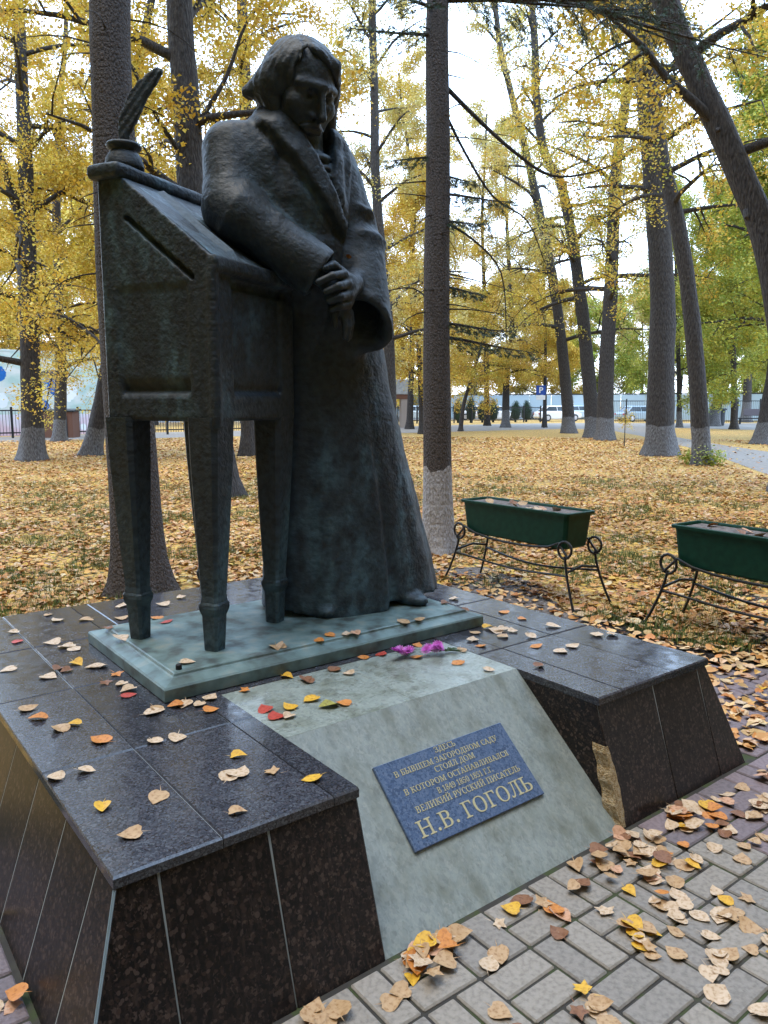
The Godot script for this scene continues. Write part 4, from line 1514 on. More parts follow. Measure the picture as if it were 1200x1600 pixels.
# ---------------------------------------------------------------- far things
func car(at: Vector3, turn: float, m: Material, label: String, scale := 1.0) -> void:
	var c := thing("parked_car", label, "car", at, turn, "cars parked beyond the fence")
	c.scale = Vector3.ONE * scale
	var b := MB.new()
	var st := [[-2.15, 0.42, 0.72, 0.62], [-2.05, 0.30, 0.88, 0.80], [-1.4, 0.22, 0.96, 0.86], [0.6, 0.22, 0.95, 0.87], [1.5, 0.24, 0.88, 0.85], [2.05, 0.32, 0.74, 0.76], [2.18, 0.42, 0.62, 0.55]]
	var list := []
	for s in st:
		var x: float = s[0]
		var w: float = s[3]
		list.append([Vector3(x, s[1], w * 0.96), Vector3(x, s[1] + 0.1, w), Vector3(x, s[2] - 0.14, w), Vector3(x, s[2], w * 0.86), Vector3(x, s[2], -w * 0.86), Vector3(x, s[2] - 0.14, -w), Vector3(x, s[1] + 0.1, -w), Vector3(x, s[1], -w * 0.96)])
	for l in list: l.reverse()
	b.rings(list, true, false)
	piece(c, "body", b.done(), m)
	var g := MB.new()
	g.rings([[Vector3(-1.75, 0.93, 0.74), Vector3(1.05, 0.93, 0.74), Vector3(1.05, 0.93, -0.74), Vector3(-1.75, 0.93, -0.74)], [Vector3(-1.2, 1.38, 0.58), Vector3(0.25, 1.38, 0.58), Vector3(0.25, 1.38, -0.58), Vector3(-1.2, 1.38, -0.58)]], true, false)
	piece(c, "window", g.done(), M.car_glass)
	var rf := MB.new()
	rf.rings([[Vector3(-1.27, 1.36, 0.61), Vector3(0.30, 1.36, 0.61), Vector3(0.30, 1.36, -0.61), Vector3(-1.27, 1.36, -0.61)], [Vector3(-1.1, 1.45, 0.5), Vector3(0.12, 1.45, 0.5), Vector3(0.12, 1.45, -0.5), Vector3(-1.1, 1.45, -0.5)]], true, false)
	for s in [-1.0, 1.0]:
		rf.tube([Vector3(1.06, 0.92, 0.745 * s), Vector3(0.27, 1.38, 0.60 * s)], [0.035, 0.035], 5)
		rf.tube([Vector3(-0.35, 0.92, 0.755 * s), Vector3(-0.40, 1.38, 0.60 * s)], [0.035, 0.035], 5)
		rf.tube([Vector3(-1.72, 0.92, 0.745 * s), Vector3(-1.22, 1.38, 0.60 * s)], [0.05, 0.05], 5)
	piece(c, "roof", rf.done(), m)
	for x in [-1.35, 1.38]:
		for s in [-1.0, 1.0]:
			var w := MB.new()
			w.lathe([Vector2(0.0, -0.1), Vector2(0.30, -0.1), Vector2(0.33, -0.07), Vector2(0.33, 0.07), Vector2(0.30, 0.1), Vector2(0.0, 0.1)], 16, Vector3.ZERO, false)
			var wh := piece(c, "wheel", w.done(), M.tyre, Transform3D(Basis(Vector3.RIGHT, PI / 2), Vector3(x, 0.33, s * 0.79)))
			var rim := MB.new()
			rim.lathe([Vector2(0.0, -0.106), Vector2(0.2, -0.104), Vector2(0.2, 0.104), Vector2(0.0, 0.106)], 10, Vector3.ZERO, false)
			piece(wh, "rim", rim.done(), M.steel)
	for s in [-1.0, 1.0]:
		piece(c, "headlight", boxmesh(Vector3(0.06, 0.14, 0.3), 0.02, Transform3D(Basis(), Vector3(2.12, 0.62, s * 0.52))), M.steel)
		piece(c, "tail_light", boxmesh(Vector3(0.06, 0.16, 0.22), 0.02, Transform3D(Basis(), Vector3(-2.12, 0.7, s * 0.6))), M.red_glass)

func fence_run(label: String, a: Vector3, z: Vector3, h: float, bays: int, gap := 0.14) -> void:
	var f := thing("iron_fence", label, "fence", a)
	var d := z - a
	var n := d.normalized()
	var len := d.length()
	var turn := Basis(n, Vector3.UP, n.cross(Vector3.UP))
	for y in [h - 0.05, 0.25]:
		piece(f, "rail", boxmesh(Vector3(len, 0.06, 0.05), 0.0, Transform3D(turn, d / 2 + Vector3(0, y, 0))), M.iron)
	for k in bays + 1:
		piece(f, "post", boxmesh(Vector3(0.10, h + 0.12, 0.10), 0.01, Transform3D(turn, d * k / bays + Vector3(0, (h + 0.12) / 2, 0))), M.iron)
	var xs := []
	var m := int(len / gap)
	for k in m: xs.append(Transform3D(turn, n * (k + 0.5) * gap + Vector3(0, h / 2 + 0.05, 0)))
	many(f, "bars", boxmesh(Vector3(0.018, h - 0.15, 0.018)), M.iron, xs, [])

func mural_texture() -> ImageTexture:   # flat paint on the far wall: soft bands, blue and white rounds, nothing that reads as a figure
	var w := 512
	var h := 160
	var im := Image.create(w, h, false, Image.FORMAT_RGB8)
	var f := FastNoiseLite.new()
	f.frequency = 0.012
	f.seed = 12
	for y in h:
		for x in w:
			var n := f.get_noise_2d(x, y * 2.0)
			var c := Color(0.70, 0.80, 0.78).lerp(Color(0.86, 0.88, 0.87), clampf(0.5 + n * 1.6, 0, 1))
			if y > 118: c = Color(0.86, 0.85, 0.90).lerp(Color(0.84, 0.74, 0.80), clampf((y - 118) / 36.0 + n, 0, 1))
			im.set_pixel(x, y, c)
	var r := RandomNumberGenerator.new()
	r.seed = 6
	for k in 46:
		var cx := r.randi() % w
		var cy := r.randi_range(40, 150)
		var rad := r.randf_range(5, 17)
		var c: Color = [Color(0.08, 0.40, 0.72), Color(0.16, 0.56, 0.82), Color(0.95, 0.96, 0.97), Color(0.90, 0.93, 0.96), Color(0.55, 0.50, 0.72), Color(0.30, 0.62, 0.60)][r.randi() % 6]
		for y in range(maxi(0, cy - 20), mini(h, cy + 20)):
			for x in range(maxi(0, cx - 20), mini(w, cx + 20)):
				if Vector2(x - cx, (y - cy) * 0.9).length() < rad + 3.0 * f.get_noise_2d(x * 6.0, y * 6.0): im.set_pixel(x, y, c)
	return ImageTexture.create_from_image(im)

func make_far() -> void:
	# wall with worn paint, left
	var a := gp(-170, 42.5)
	var z := gp(235, 47.0)
	var d := z - a
	var wall := thing("painted_wall", "long pale wall painted with blue and white rounds, behind the trees on the left", "wall", a)
	var n := d.normalized()
	var nrm := n.cross(Vector3.UP)
	var q := QuadMesh.new()
	q.size = Vector2(d.length(), 4.2)
	piece(wall, "wall_body", boxmesh(Vector3(d.length(), 4.2, 0.3), 0.02, Transform3D(Basis(n, Vector3.UP, n.cross(Vector3.UP)), d / 2 + Vector3(0, 2.1, 0) + nrm * -0.16)), M.wall_white)
	var face := QuadMesh.new()
	face.size = Vector2(d.length(), 4.2)
	piece(wall, "mural", face, M.mural, Transform3D(Basis(n, Vector3.UP, nrm if nrm.dot(-a) > 0 else -nrm), d / 2 + Vector3(0, 2.1, 0) + (nrm if nrm.dot(-a) > 0 else -nrm) * 0.35))
	piece(wall, "coping", boxmesh(Vector3(d.length() + 0.1, 0.12, 0.5), 0.01, Transform3D(Basis(n, Vector3.UP, nrm), d / 2 + Vector3(0, 4.27, 0))), M.wall_white)
	var sh := thing("brown_shed", "low red brown shed in front of the painted wall, left of the desk", "shed", gp(92, 40.5), deg_to_rad(-33))
	piece(sh, "shed_wall", boxmesh(Vector3(1.5, 1.25, 1.0), 0.01, Transform3D(Basis(), Vector3(0, 0.625, 0))), M.brown_wall)
	piece(sh, "shed_roof", boxmesh(Vector3(1.7, 0.08, 1.2), 0.01, Transform3D(Basis(Vector3.RIGHT, 0.06), Vector3(0, 1.30, 0))), M.iron)
	piece(sh, "door", boxmesh(Vector3(0.6, 1.0, 0.04), 0.005, Transform3D(Basis(), Vector3(0.2, 0.52, 0.51))), M.tyre)
	fence_run("thin black iron fence before the painted wall on the left", gp(-160, 40.0), gp(420, 45.0), 1.35, 12)
	fence_run("black iron fence along the car park behind the statue", gp(560, 62), gp(845, 70), 1.35, 10)
	fence_run("black iron gate fence between the car park and the right hand trees", gp(945, 66), gp(1260, 70), 1.9, 9)
	# hoarding
	var b0 := gp(500, 96)
	var b1 := gp(1300, 82)
	var hd := thing("blue_hoarding", "long pale blue sheet metal hoarding behind the parked cars", "hoarding", b0)
	var hl := (b1 - b0).length()
	var hn := (b1 - b0).normalized()
	var cnt := int(hl / 2.4)
	for k in cnt:
		piece(hd, "panel", boxmesh(Vector3(2.36, 2.5, 0.06), 0.01, Transform3D(Basis(hn, Vector3.UP, hn.cross(Vector3.UP)), hn * (k + 0.5) * 2.4 + Vector3(0, 1.3, 0))), M.hoarding if k % 3 else M.hoarding2)
	piece(hd, "top_rail", boxmesh(Vector3(hl, 0.12, 0.12), 0.01, Transform3D(Basis(hn, Vector3.UP, hn.cross(Vector3.UP)), (b1 - b0) / 2 + Vector3(0, 2.62, 0))), M.iron)
	# gate house
	var kh := thing("gate_house", "small gate house with a flat grey roof, just right of the statue's coat", "building", gp(612, 54), deg_to_rad(-36))
	piece(kh, "roof", boxmesh(Vector3(2.9, 1.0, 2.6), 0.03, Transform3D(Basis(), Vector3(0, 2.75, 0))), M.concrete)
	piece(kh, "beam", boxmesh(Vector3(2.7, 0.32, 2.4), 0.01, Transform3D(Basis(), Vector3(0, 2.10, 0))), M.brown_wall)
	for x in [-1.1, 0.9]:
		for zz in [-0.9, 0.9]:
			piece(kh, "post", boxmesh(Vector3(0.62, 1.95, 0.5), 0.02, Transform3D(Basis(), Vector3(x, 0.975, zz))), M.plaster)
	# cars
	car(gp(655, 78), deg_to_rad(-36), M.car_pale, "pale blue car parked just right of the gate house")
	car(gp(748, 79), deg_to_rad(-40), M.car_white, "white car parked behind the clipped evergreens")
	car(gp(778, 77), deg_to_rad(-36), M.car_white, "white car parked by the slim forked tree")
	car(gp(812, 82), deg_to_rad(-30), M.car_grey, "dark grey car parked behind the last two evergreens")
	car(gp(872, 75), deg_to_rad(-26), M.car_white, "white car parked behind the leaning lime trunk")
	car(gp(906, 84), deg_to_rad(-28), M.car_pale, "pale blue car partly behind the twin trunked lime")
	car(gp(1000, 74), deg_to_rad(-20), M.car_silver, "silver blue car parked at the end of the path")
	# parking sign
	var sg := thing("parking_sign", "blue parking sign with a white letter P above a white plate", "sign", gp(851, 53.0), deg_to_rad(-47))
	var pb := MB.new()
	pb.tube([Vector3(0, 0, 0), Vector3(0, 3.0, 0)], [0.04, 0.04], 8)
	piece(sg, "pole", pb.done(), M.iron)
	piece(sg, "sign_board", boxmesh(Vector3(0.62, 0.62, 0.03), 0.01, Transform3D(Basis(), Vector3(-0.27, 2.52, 0.06))), M.sign_blue)
	piece(sg, "time_plate", boxmesh(Vector3(0.60, 0.30, 0.03), 0.01, Transform3D(Basis(), Vector3(-0.27, 2.03, 0.06))), M.sign_white)
	var tm := TextMesh.new()
	var sf := SystemFont.new()
	sf.font_names = PackedStringArray(["Droid Sans"])
	sf.font_weight = 700
	tm.font = sf
	tm.text = "P"
	tm.font_size = 64
	tm.pixel_size = 0.0085
	tm.depth = 0.01
	piece(sg, "letter", tm, M.sign_white, Transform3D(Basis(), Vector3(-0.27, 2.52, 0.082)))
	# bench and bin across the path
	var bn := thing("park_bench", "dark park bench with a backrest, at the right edge across the path", "bench", gp(1186, 68), deg_to_rad(-55))
	piece(bn, "seat", boxmesh(Vector3(3.2, 0.09, 0.5), 0.02, Transform3D(Basis(), Vector3(0, 0.48, 0))), M.iron)
	piece(bn, "backrest", boxmesh(Vector3(2.5, 0.55, 0.07), 0.02, Transform3D(Basis(Vector3.RIGHT, -0.15), Vector3(0.2, 0.95, -0.25))), M.bench_wood)
	for x in [-1.3, 1.3]: piece(bn, "leg", boxmesh(Vector3(0.10, 0.44, 0.5), 0.01, Transform3D(Basis(), Vector3(x, 0.22, 0))), M.iron)
	var bi := thing("litter_bin", "dark grey litter bin with a wider lid beside the leaning far trunk", "bin", gp(1127, 63))
	var bb := MB.new()
	bb.lathe([Vector2(0.26, 0.0), Vector2(0.30, 0.1), Vector2(0.34, 1.15), Vector2(0.0, 1.15)], 14)
	piece(bi, "drum", bb.done(), M.tyre)
	var bl := MB.new()
	bl.lathe([Vector2(0.44, 1.155), Vector2(0.46, 1.22), Vector2(0.36, 1.30), Vector2(0.0, 1.32)], 14)
	piece(bi, "lid", bl.done(), M.tyre)
	# clipped evergreens
	var nm := ["leftmost", "second from the left", "third from the left", "fourth from the left", "fifth from the left", "rightmost"]
	var us := [716.0, 736.0, 754.0, 771.0, 806.0, 823.0]
	var hs := [1.9, 2.1, 1.7, 1.85, 1.7, 1.75]
	for k in 6:
		var t := thing("thuja", "slim dark green clipped evergreen, %s of the row before the car park" % nm[k], "shrub", gp(us[k], 66.0 + k), 0.0, "clipped evergreens before the car park")
		var core := MB.new()
		core.lathe([Vector2(0.10, 0.0), Vector2(0.10, 0.25), Vector2(0.38, 0.35), Vector2(0.40, hs[k] * 0.45), Vector2(0.22, hs[k] * 0.85), Vector2(0.0, hs[k] * 0.97)], 9)
		piece(t, "stem", core.done(), M.thuja_core)
		var xs := []
		var cs := []
		for j in 420:
			var y := rng.randf_range(0.15, 1.0)
			var rad := 0.48 * sin(clampf(y * 1.9, 0.3, 1.57)) * clampf((1.06 - y) * 2.2, 0.0, 1.0)
			var az := rng.randf() * TAU
			xs.append(Transform3D(Basis.from_euler(Vector3(rng.randf_range(-0.4, 0.4), rng.randf() * TAU, rng.randf_range(-0.4, 0.4))).scaled(Vector3.ONE * 0.8), Vector3(cos(az) * rad, y * hs[k], sin(az) * rad)))
			cs.append(jitter(Color(0.025, 0.06, 0.028), 0.35, rng))
		many(t, "foliage", M_cl[1], M.leaf, xs, cs)

const TONES := ["pale cream", "tan", "bright yellow", "orange", "brown", "red", "pinkish", "olive green"]

func make_materials() -> void:
	# bronze: vertex colours carry the patina, the relief the hammered skin
	var skin := noise(FastNoiseLite.TYPE_SIMPLEX, 0.035, 5, 3, 512)
	var m := mat(Color.WHITE, 0.46, 0.1)
	m.vertex_color_use_as_albedo = true
	m.metallic_specular = 0.5
	tri_tex(m, noise(FastNoiseLite.TYPE_SIMPLEX, 0.02, 5, 8, 512, [[0.0, grey(0.62)], [0.5, grey(0.86)], [1.0, grey(1.0)]]), 1.9)
	relief(m, skin, 0.30)
	m.roughness_texture = noise(FastNoiseLite.TYPE_SIMPLEX, 0.02, 4, 21, 256, [[0.0, grey(0.75)], [1.0, grey(1.0)]])
	m.roughness = 0.68
	M.bronze = m
	m = mat(Color.WHITE, 0.5, 0.1)
	tri_tex(m, noise(FastNoiseLite.TYPE_SIMPLEX, 0.012, 5, 31, 512, [[0.15, lin(0.06, 0.078, 0.074)], [0.42, lin(0.11, 0.17, 0.172)], [0.65, lin(0.15, 0.23, 0.235)], [0.9, lin(0.22, 0.26, 0.24)]]), 0.9, true)
	relief(m, skin, 0.12)
	M.verdigris = m
	M.dark_iron = mat(lin(0.02, 0.02, 0.025), 0.5, 0.5)
	M.iron = mat(lin(0.012, 0.014, 0.016), 0.5, 0.3)
	M.steel = mat(lin(0.5, 0.5, 0.52), 0.35, 0.6)
	# granite
	var gt := [lin(0.037, 0.042, 0.055), lin(0.046, 0.051, 0.066), lin(0.058, 0.064, 0.082), lin(0.072, 0.070, 0.084), lin(0.090, 0.098, 0.118), lin(0.031, 0.035, 0.045)]
	var tx := speckle(2, [lin(0.03, 0.028, 0.032)], gt, 14000, 1.5, 6.0)
	M.granite_top = tri_tex(mat(Color.WHITE, 0.30), tx, 2.2, true)
	M.granite_top2 = tri_tex(mat(grey(0.9), 0.34), tx, 2.0, true)
	for q in [M.granite_top, M.granite_top2]:
		q.roughness_texture = noise(FastNoiseLite.TYPE_SIMPLEX, 0.01, 5, 44, 512, [[0.25, grey(0.5)], [0.75, grey(1.0)]])
		q.roughness = 0.24
	var gd := [lin(0.010, 0.009, 0.010), lin(0.018, 0.014, 0.014), lin(0.03, 0.022, 0.02), lin(0.055, 0.038, 0.033), lin(0.085, 0.062, 0.055), lin(0.008, 0.008, 0.009)]
	var td := speckle(3, [lin(0.014, 0.012, 0.013)], gd + [gd[0], gd[1]], 8000, 2.0, 10.0)
	M.granite_dark = tri_tex(mat(Color.WHITE, 0.32), td, 2.4, true)
	M.granite_dark2 = tri_tex(mat(grey(0.92), 0.36), td, 2.1, true)
	M.granite_dark.metallic_specular = 0.38
	M.granite_dark2.metallic_specular = 0.38
	M.grout = mat(lin(0.27, 0.31, 0.33), 0.35)
	M.grout_pale = mat(lin(0.24, 0.33, 0.40), 0.4)
	M.mortar = relief(tri_tex(mat(Color.WHITE, 0.9), noise(FastNoiseLite.TYPE_SIMPLEX, 0.03, 5, 5, 256, [[0.2, lin(0.30, 0.20, 0.09)], [0.5, lin(0.5, 0.38, 0.22)], [0.9, lin(0.55, 0.48, 0.36)]]), 6.0), skin, 1.0)
	var pale := [[lin(0.275, 0.325, 0.335), lin(0.26, 0.31, 0.325), lin(0.295, 0.345, 0.355), lin(0.24, 0.285, 0.30), lin(0.32, 0.365, 0.37), lin(0.21, 0.25, 0.265)], [lin(0.27, 0.315, 0.30), lin(0.255, 0.30, 0.285), lin(0.29, 0.335, 0.32), lin(0.23, 0.27, 0.26), lin(0.31, 0.355, 0.34), lin(0.20, 0.23, 0.22)]]
	for k in 2:
		var ps := speckle(14 + k, [pale[k][0]], pale[k], 9000, 1.5, 9.0)
		m = tri_tex(mat(Color.WHITE, 0.34), ps, 1.7, true)
		m.detail_enabled = true
		m.detail_blend_mode = BaseMaterial3D.BLEND_MODE_MUL
		m.detail_uv_layer = BaseMaterial3D.DETAIL_UV_1
		m.detail_albedo = noise(FastNoiseLite.TYPE_SIMPLEX, 0.006, 5, 91 + k, 512, [[0.1, Color(0.80, 0.79, 0.75)], [0.45, Color(0.96, 0.96, 0.95)], [1.0, Color.WHITE]])
		m.detail_mask = noise(FastNoiseLite.TYPE_SIMPLEX, 0.01, 3, 7, 128, [[0.0, Color.WHITE], [1.0, Color.WHITE]])
		m.roughness_texture = noise(FastNoiseLite.TYPE_SIMPLEX, 0.012, 5, 48, 256, [[0.25, grey(0.6)], [0.8, grey(1.0)]])
		M["pale_stone" if k == 0 else "pale_stone2"] = m
	M.plaque = tri_tex(mat(Color.WHITE, 0.25), speckle(8, [lin(0.075, 0.125, 0.235)], [lin(0.07, 0.115, 0.22), lin(0.09, 0.14, 0.25), lin(0.05, 0.085, 0.165), lin(0.11, 0.16, 0.27)], 5000, 3.0, 14.0), 4.0)
	M.gilt = mat(lin(0.46, 0.43, 0.27), 0.45, 0.1)
	# paving
	for k in 2:
		var a := []
		for q in 3:
			var base: Array = [[0.285, 0.262, 0.235], [0.31, 0.285, 0.255], [0.26, 0.243, 0.225]][q] if k == 0 else [[0.20, 0.165, 0.185], [0.225, 0.18, 0.20], [0.18, 0.155, 0.175]][q]
			m = tri_tex(mat(lin(base[0], base[1], base[2]), 0.85), noise(FastNoiseLite.TYPE_SIMPLEX, 0.03, 5, 60 + q, 256, [[0.1, grey(0.84)], [0.5, grey(0.95)], [0.9, grey(1.0)]]), 5.0, true)
			relief(m, noise(FastNoiseLite.TYPE_VALUE, 0.2, 3, 12, 256), 0.12)
			a.append(m)
		M["block_grey" if k == 0 else "block_red"] = a
	M.joint = tri_tex(mat(Color.WHITE, 0.95), noise(FastNoiseLite.TYPE_SIMPLEX, 0.012, 4, 40, 512, [[0.35, lin(0.035, 0.033, 0.030)], [0.56, lin(0.045, 0.043, 0.035)], [0.74, lin(0.040, 0.055, 0.020)]]), 1.0, true)
	M.asphalt = tri_tex(mat(Color.WHITE, 0.9), noise(FastNoiseLite.TYPE_SIMPLEX, 0.05, 5, 41, 256, [[0.2, lin(0.20, 0.178, 0.155)], [0.8, lin(0.27, 0.24, 0.212)]]), 0.4, true)
	M.asphalt_dark = tri_tex(mat(Color.WHITE, 0.9), noise(FastNoiseLite.TYPE_SIMPLEX, 0.05, 5, 42, 256, [[0.2, lin(0.11, 0.11, 0.115)], [0.8, lin(0.16, 0.16, 0.165)]]), 0.4, true)
	M.soil = relief(tri_tex(mat(Color.WHITE, 0.95), noise(FastNoiseLite.TYPE_SIMPLEX, 0.025, 6, 43, 512, [[0.2, lin(0.09, 0.078, 0.072)], [0.5, lin(0.145, 0.125, 0.118)], [0.85, lin(0.20, 0.175, 0.165)]]), 0.9, true), noise(FastNoiseLite.TYPE_SIMPLEX, 0.05, 5, 45, 512), 1.5)
	M.lawn = tri_tex(mat(Color.WHITE, 0.95), litter_texture(), 0.36, true)
	# bark
	var bk := noise(FastNoiseLite.TYPE_CELLULAR, 0.035, 3, 50, 512)
	var bc := noise(FastNoiseLite.TYPE_SIMPLEX, 0.03, 5, 51, 512, [[0.2, lin(0.014, 0.011, 0.010)], [0.5, lin(0.034, 0.028, 0.025)], [0.85, lin(0.070, 0.060, 0.054)]])
	m = relief(tri_tex(mat(Color.WHITE, 0.9), bc, 1.0), bk, 4.0)
	m.uv1_scale = Vector3(1.4, 0.35, 1.4)
	M.bark = m
	m = relief(tri_tex(mat(Color.WHITE, 0.9), noise(FastNoiseLite.TYPE_CELLULAR, 0.05, 3, 52, 512, [[0.0, lin(0.15, 0.125, 0.118)], [0.45, lin(0.062, 0.052, 0.049)], [1.0, lin(0.016, 0.013, 0.012)]]), 1.0), noise(FastNoiseLite.TYPE_CELLULAR, 0.05, 3, 52, 512), -2.5)
	m.uv1_scale = Vector3(2.2, 1.3, 2.2)
	M.spruce_bark = m
	m = relief(tri_tex(mat(Color.WHITE, 0.9), noise(FastNoiseLite.TYPE_SIMPLEX, 0.03, 5, 53, 512, [[0.15, lin(0.035, 0.031, 0.029)], [0.42, lin(0.088, 0.083, 0.083)], [0.8, lin(0.17, 0.167, 0.17)]]), 1.0), bk, 3.0)
	m.uv1_scale = Vector3(1.4, 0.5, 1.4)
	M.limewash = m
	m = relief(tri_tex(mat(Color.WHITE, 0.9), noise(FastNoiseLite.TYPE_SIMPLEX, 0.04, 5, 57, 512, [[0.12, lin(0.12, 0.105, 0.10)], [0.34, lin(0.28, 0.27, 0.275)], [0.8, lin(0.40, 0.395, 0.41)]]), 1.0), bk, 2.0)
	m.uv1_scale = Vector3(2.0, 0.9, 2.0)
	M.limewash_fresh = m
	for q in ["leaf", "needle", "ground_leaf"]:
		m = mat(Color.WHITE, 0.65)
		m.vertex_color_use_as_albedo = true
		m.backlight_enabled = true
		m.backlight = grey(0.70) if q == "leaf" else (grey(0.12) if q == "needle" else grey(0.10))
		M[q] = m
	var fl := [Color(0.62, 0.49, 0.36), Color(0.50, 0.34, 0.19), Color(0.72, 0.44, 0.035), Color(0.62, 0.25, 0.05), Color(0.24, 0.11, 0.05), Color(0.48, 0.06, 0.04), Color(0.60, 0.36, 0.24), Color(0.34, 0.33, 0.05)]
	var mottle := noise(FastNoiseLite.TYPE_SIMPLEX, 0.02, 5, 77, 256, [[0.15, Color(0.78, 0.70, 0.60)], [0.45, Color(0.95, 0.93, 0.90)], [1.0, Color.WHITE]])
	M.fallen = []
	for c in fl:
		m = tri_tex(mat((c as Color).linear_to_srgb(), 0.6), mottle, 9.0, true)
		m.backlight_enabled = true
		m.backlight = grey(0.12)
		M.fallen.append(m)
	M.green_plastic = tri_tex(mat(Color.WHITE, 0.45), noise(FastNoiseLite.TYPE_SIMPLEX, 0.02, 4, 61, 256, [[0.2, lin(0.003, 0.034, 0.022)], [0.9, lin(0.005, 0.048, 0.031)]]), 2.0)
	M.green_plastic.metallic_specular = 0.3
	M.car_glass = mat(lin(0.03, 0.04, 0.05), 0.15)
	M.car_white = mat(lin(0.75, 0.76, 0.78), 0.3)
	M.car_pale = mat(lin(0.42, 0.50, 0.56), 0.3)
	M.car_grey = mat(lin(0.10, 0.115, 0.14), 0.3)
	M.car_silver = mat(lin(0.28, 0.36, 0.42), 0.3, 0.2)
	M.red_glass = mat(lin(0.4, 0.02, 0.02), 0.3)
	M.tyre = mat(lin(0.03, 0.032, 0.037), 0.8)
	M.concrete = tri_tex(mat(Color.WHITE, 0.9), noise(FastNoiseLite.TYPE_SIMPLEX, 0.03, 4, 62, 256, [[0.2, lin(0.30, 0.30, 0.29)], [0.8, lin(0.40, 0.40, 0.39)]]), 0.5)
	M.brown_wall = mat(lin(0.14, 0.06, 0.035), 0.8)
	M.plaster = mat(lin(0.30, 0.24, 0.20), 0.9)
	M.wall_white = mat(lin(0.58, 0.66, 0.64), 0.8)
	m = mat(Color.WHITE, 0.8)
	m.albedo_texture = mural_texture()
	M.mural = m
	M.hoarding = mat(lin(0.33, 0.42, 0.47), 0.5)
	M.hoarding2 = mat(lin(0.30, 0.39, 0.45), 0.5)
	M.sign_blue = mat(lin(0.02, 0.08, 0.38), 0.4)
	M.sign_white = mat(lin(0.8, 0.8, 0.8), 0.4)
	M.bench_wood = mat(lin(0.09, 0.075, 0.085), 0.7)
	M.thuja_core = mat(lin(0.015, 0.03, 0.016), 0.9)
	M.petal = mat(lin(0.55, 0.10, 0.52), 0.6)
	M.petal2 = mat(lin(0.62, 0.22, 0.60), 0.6)
	M.stalk = mat(lin(0.03, 0.07, 0.02), 0.7)

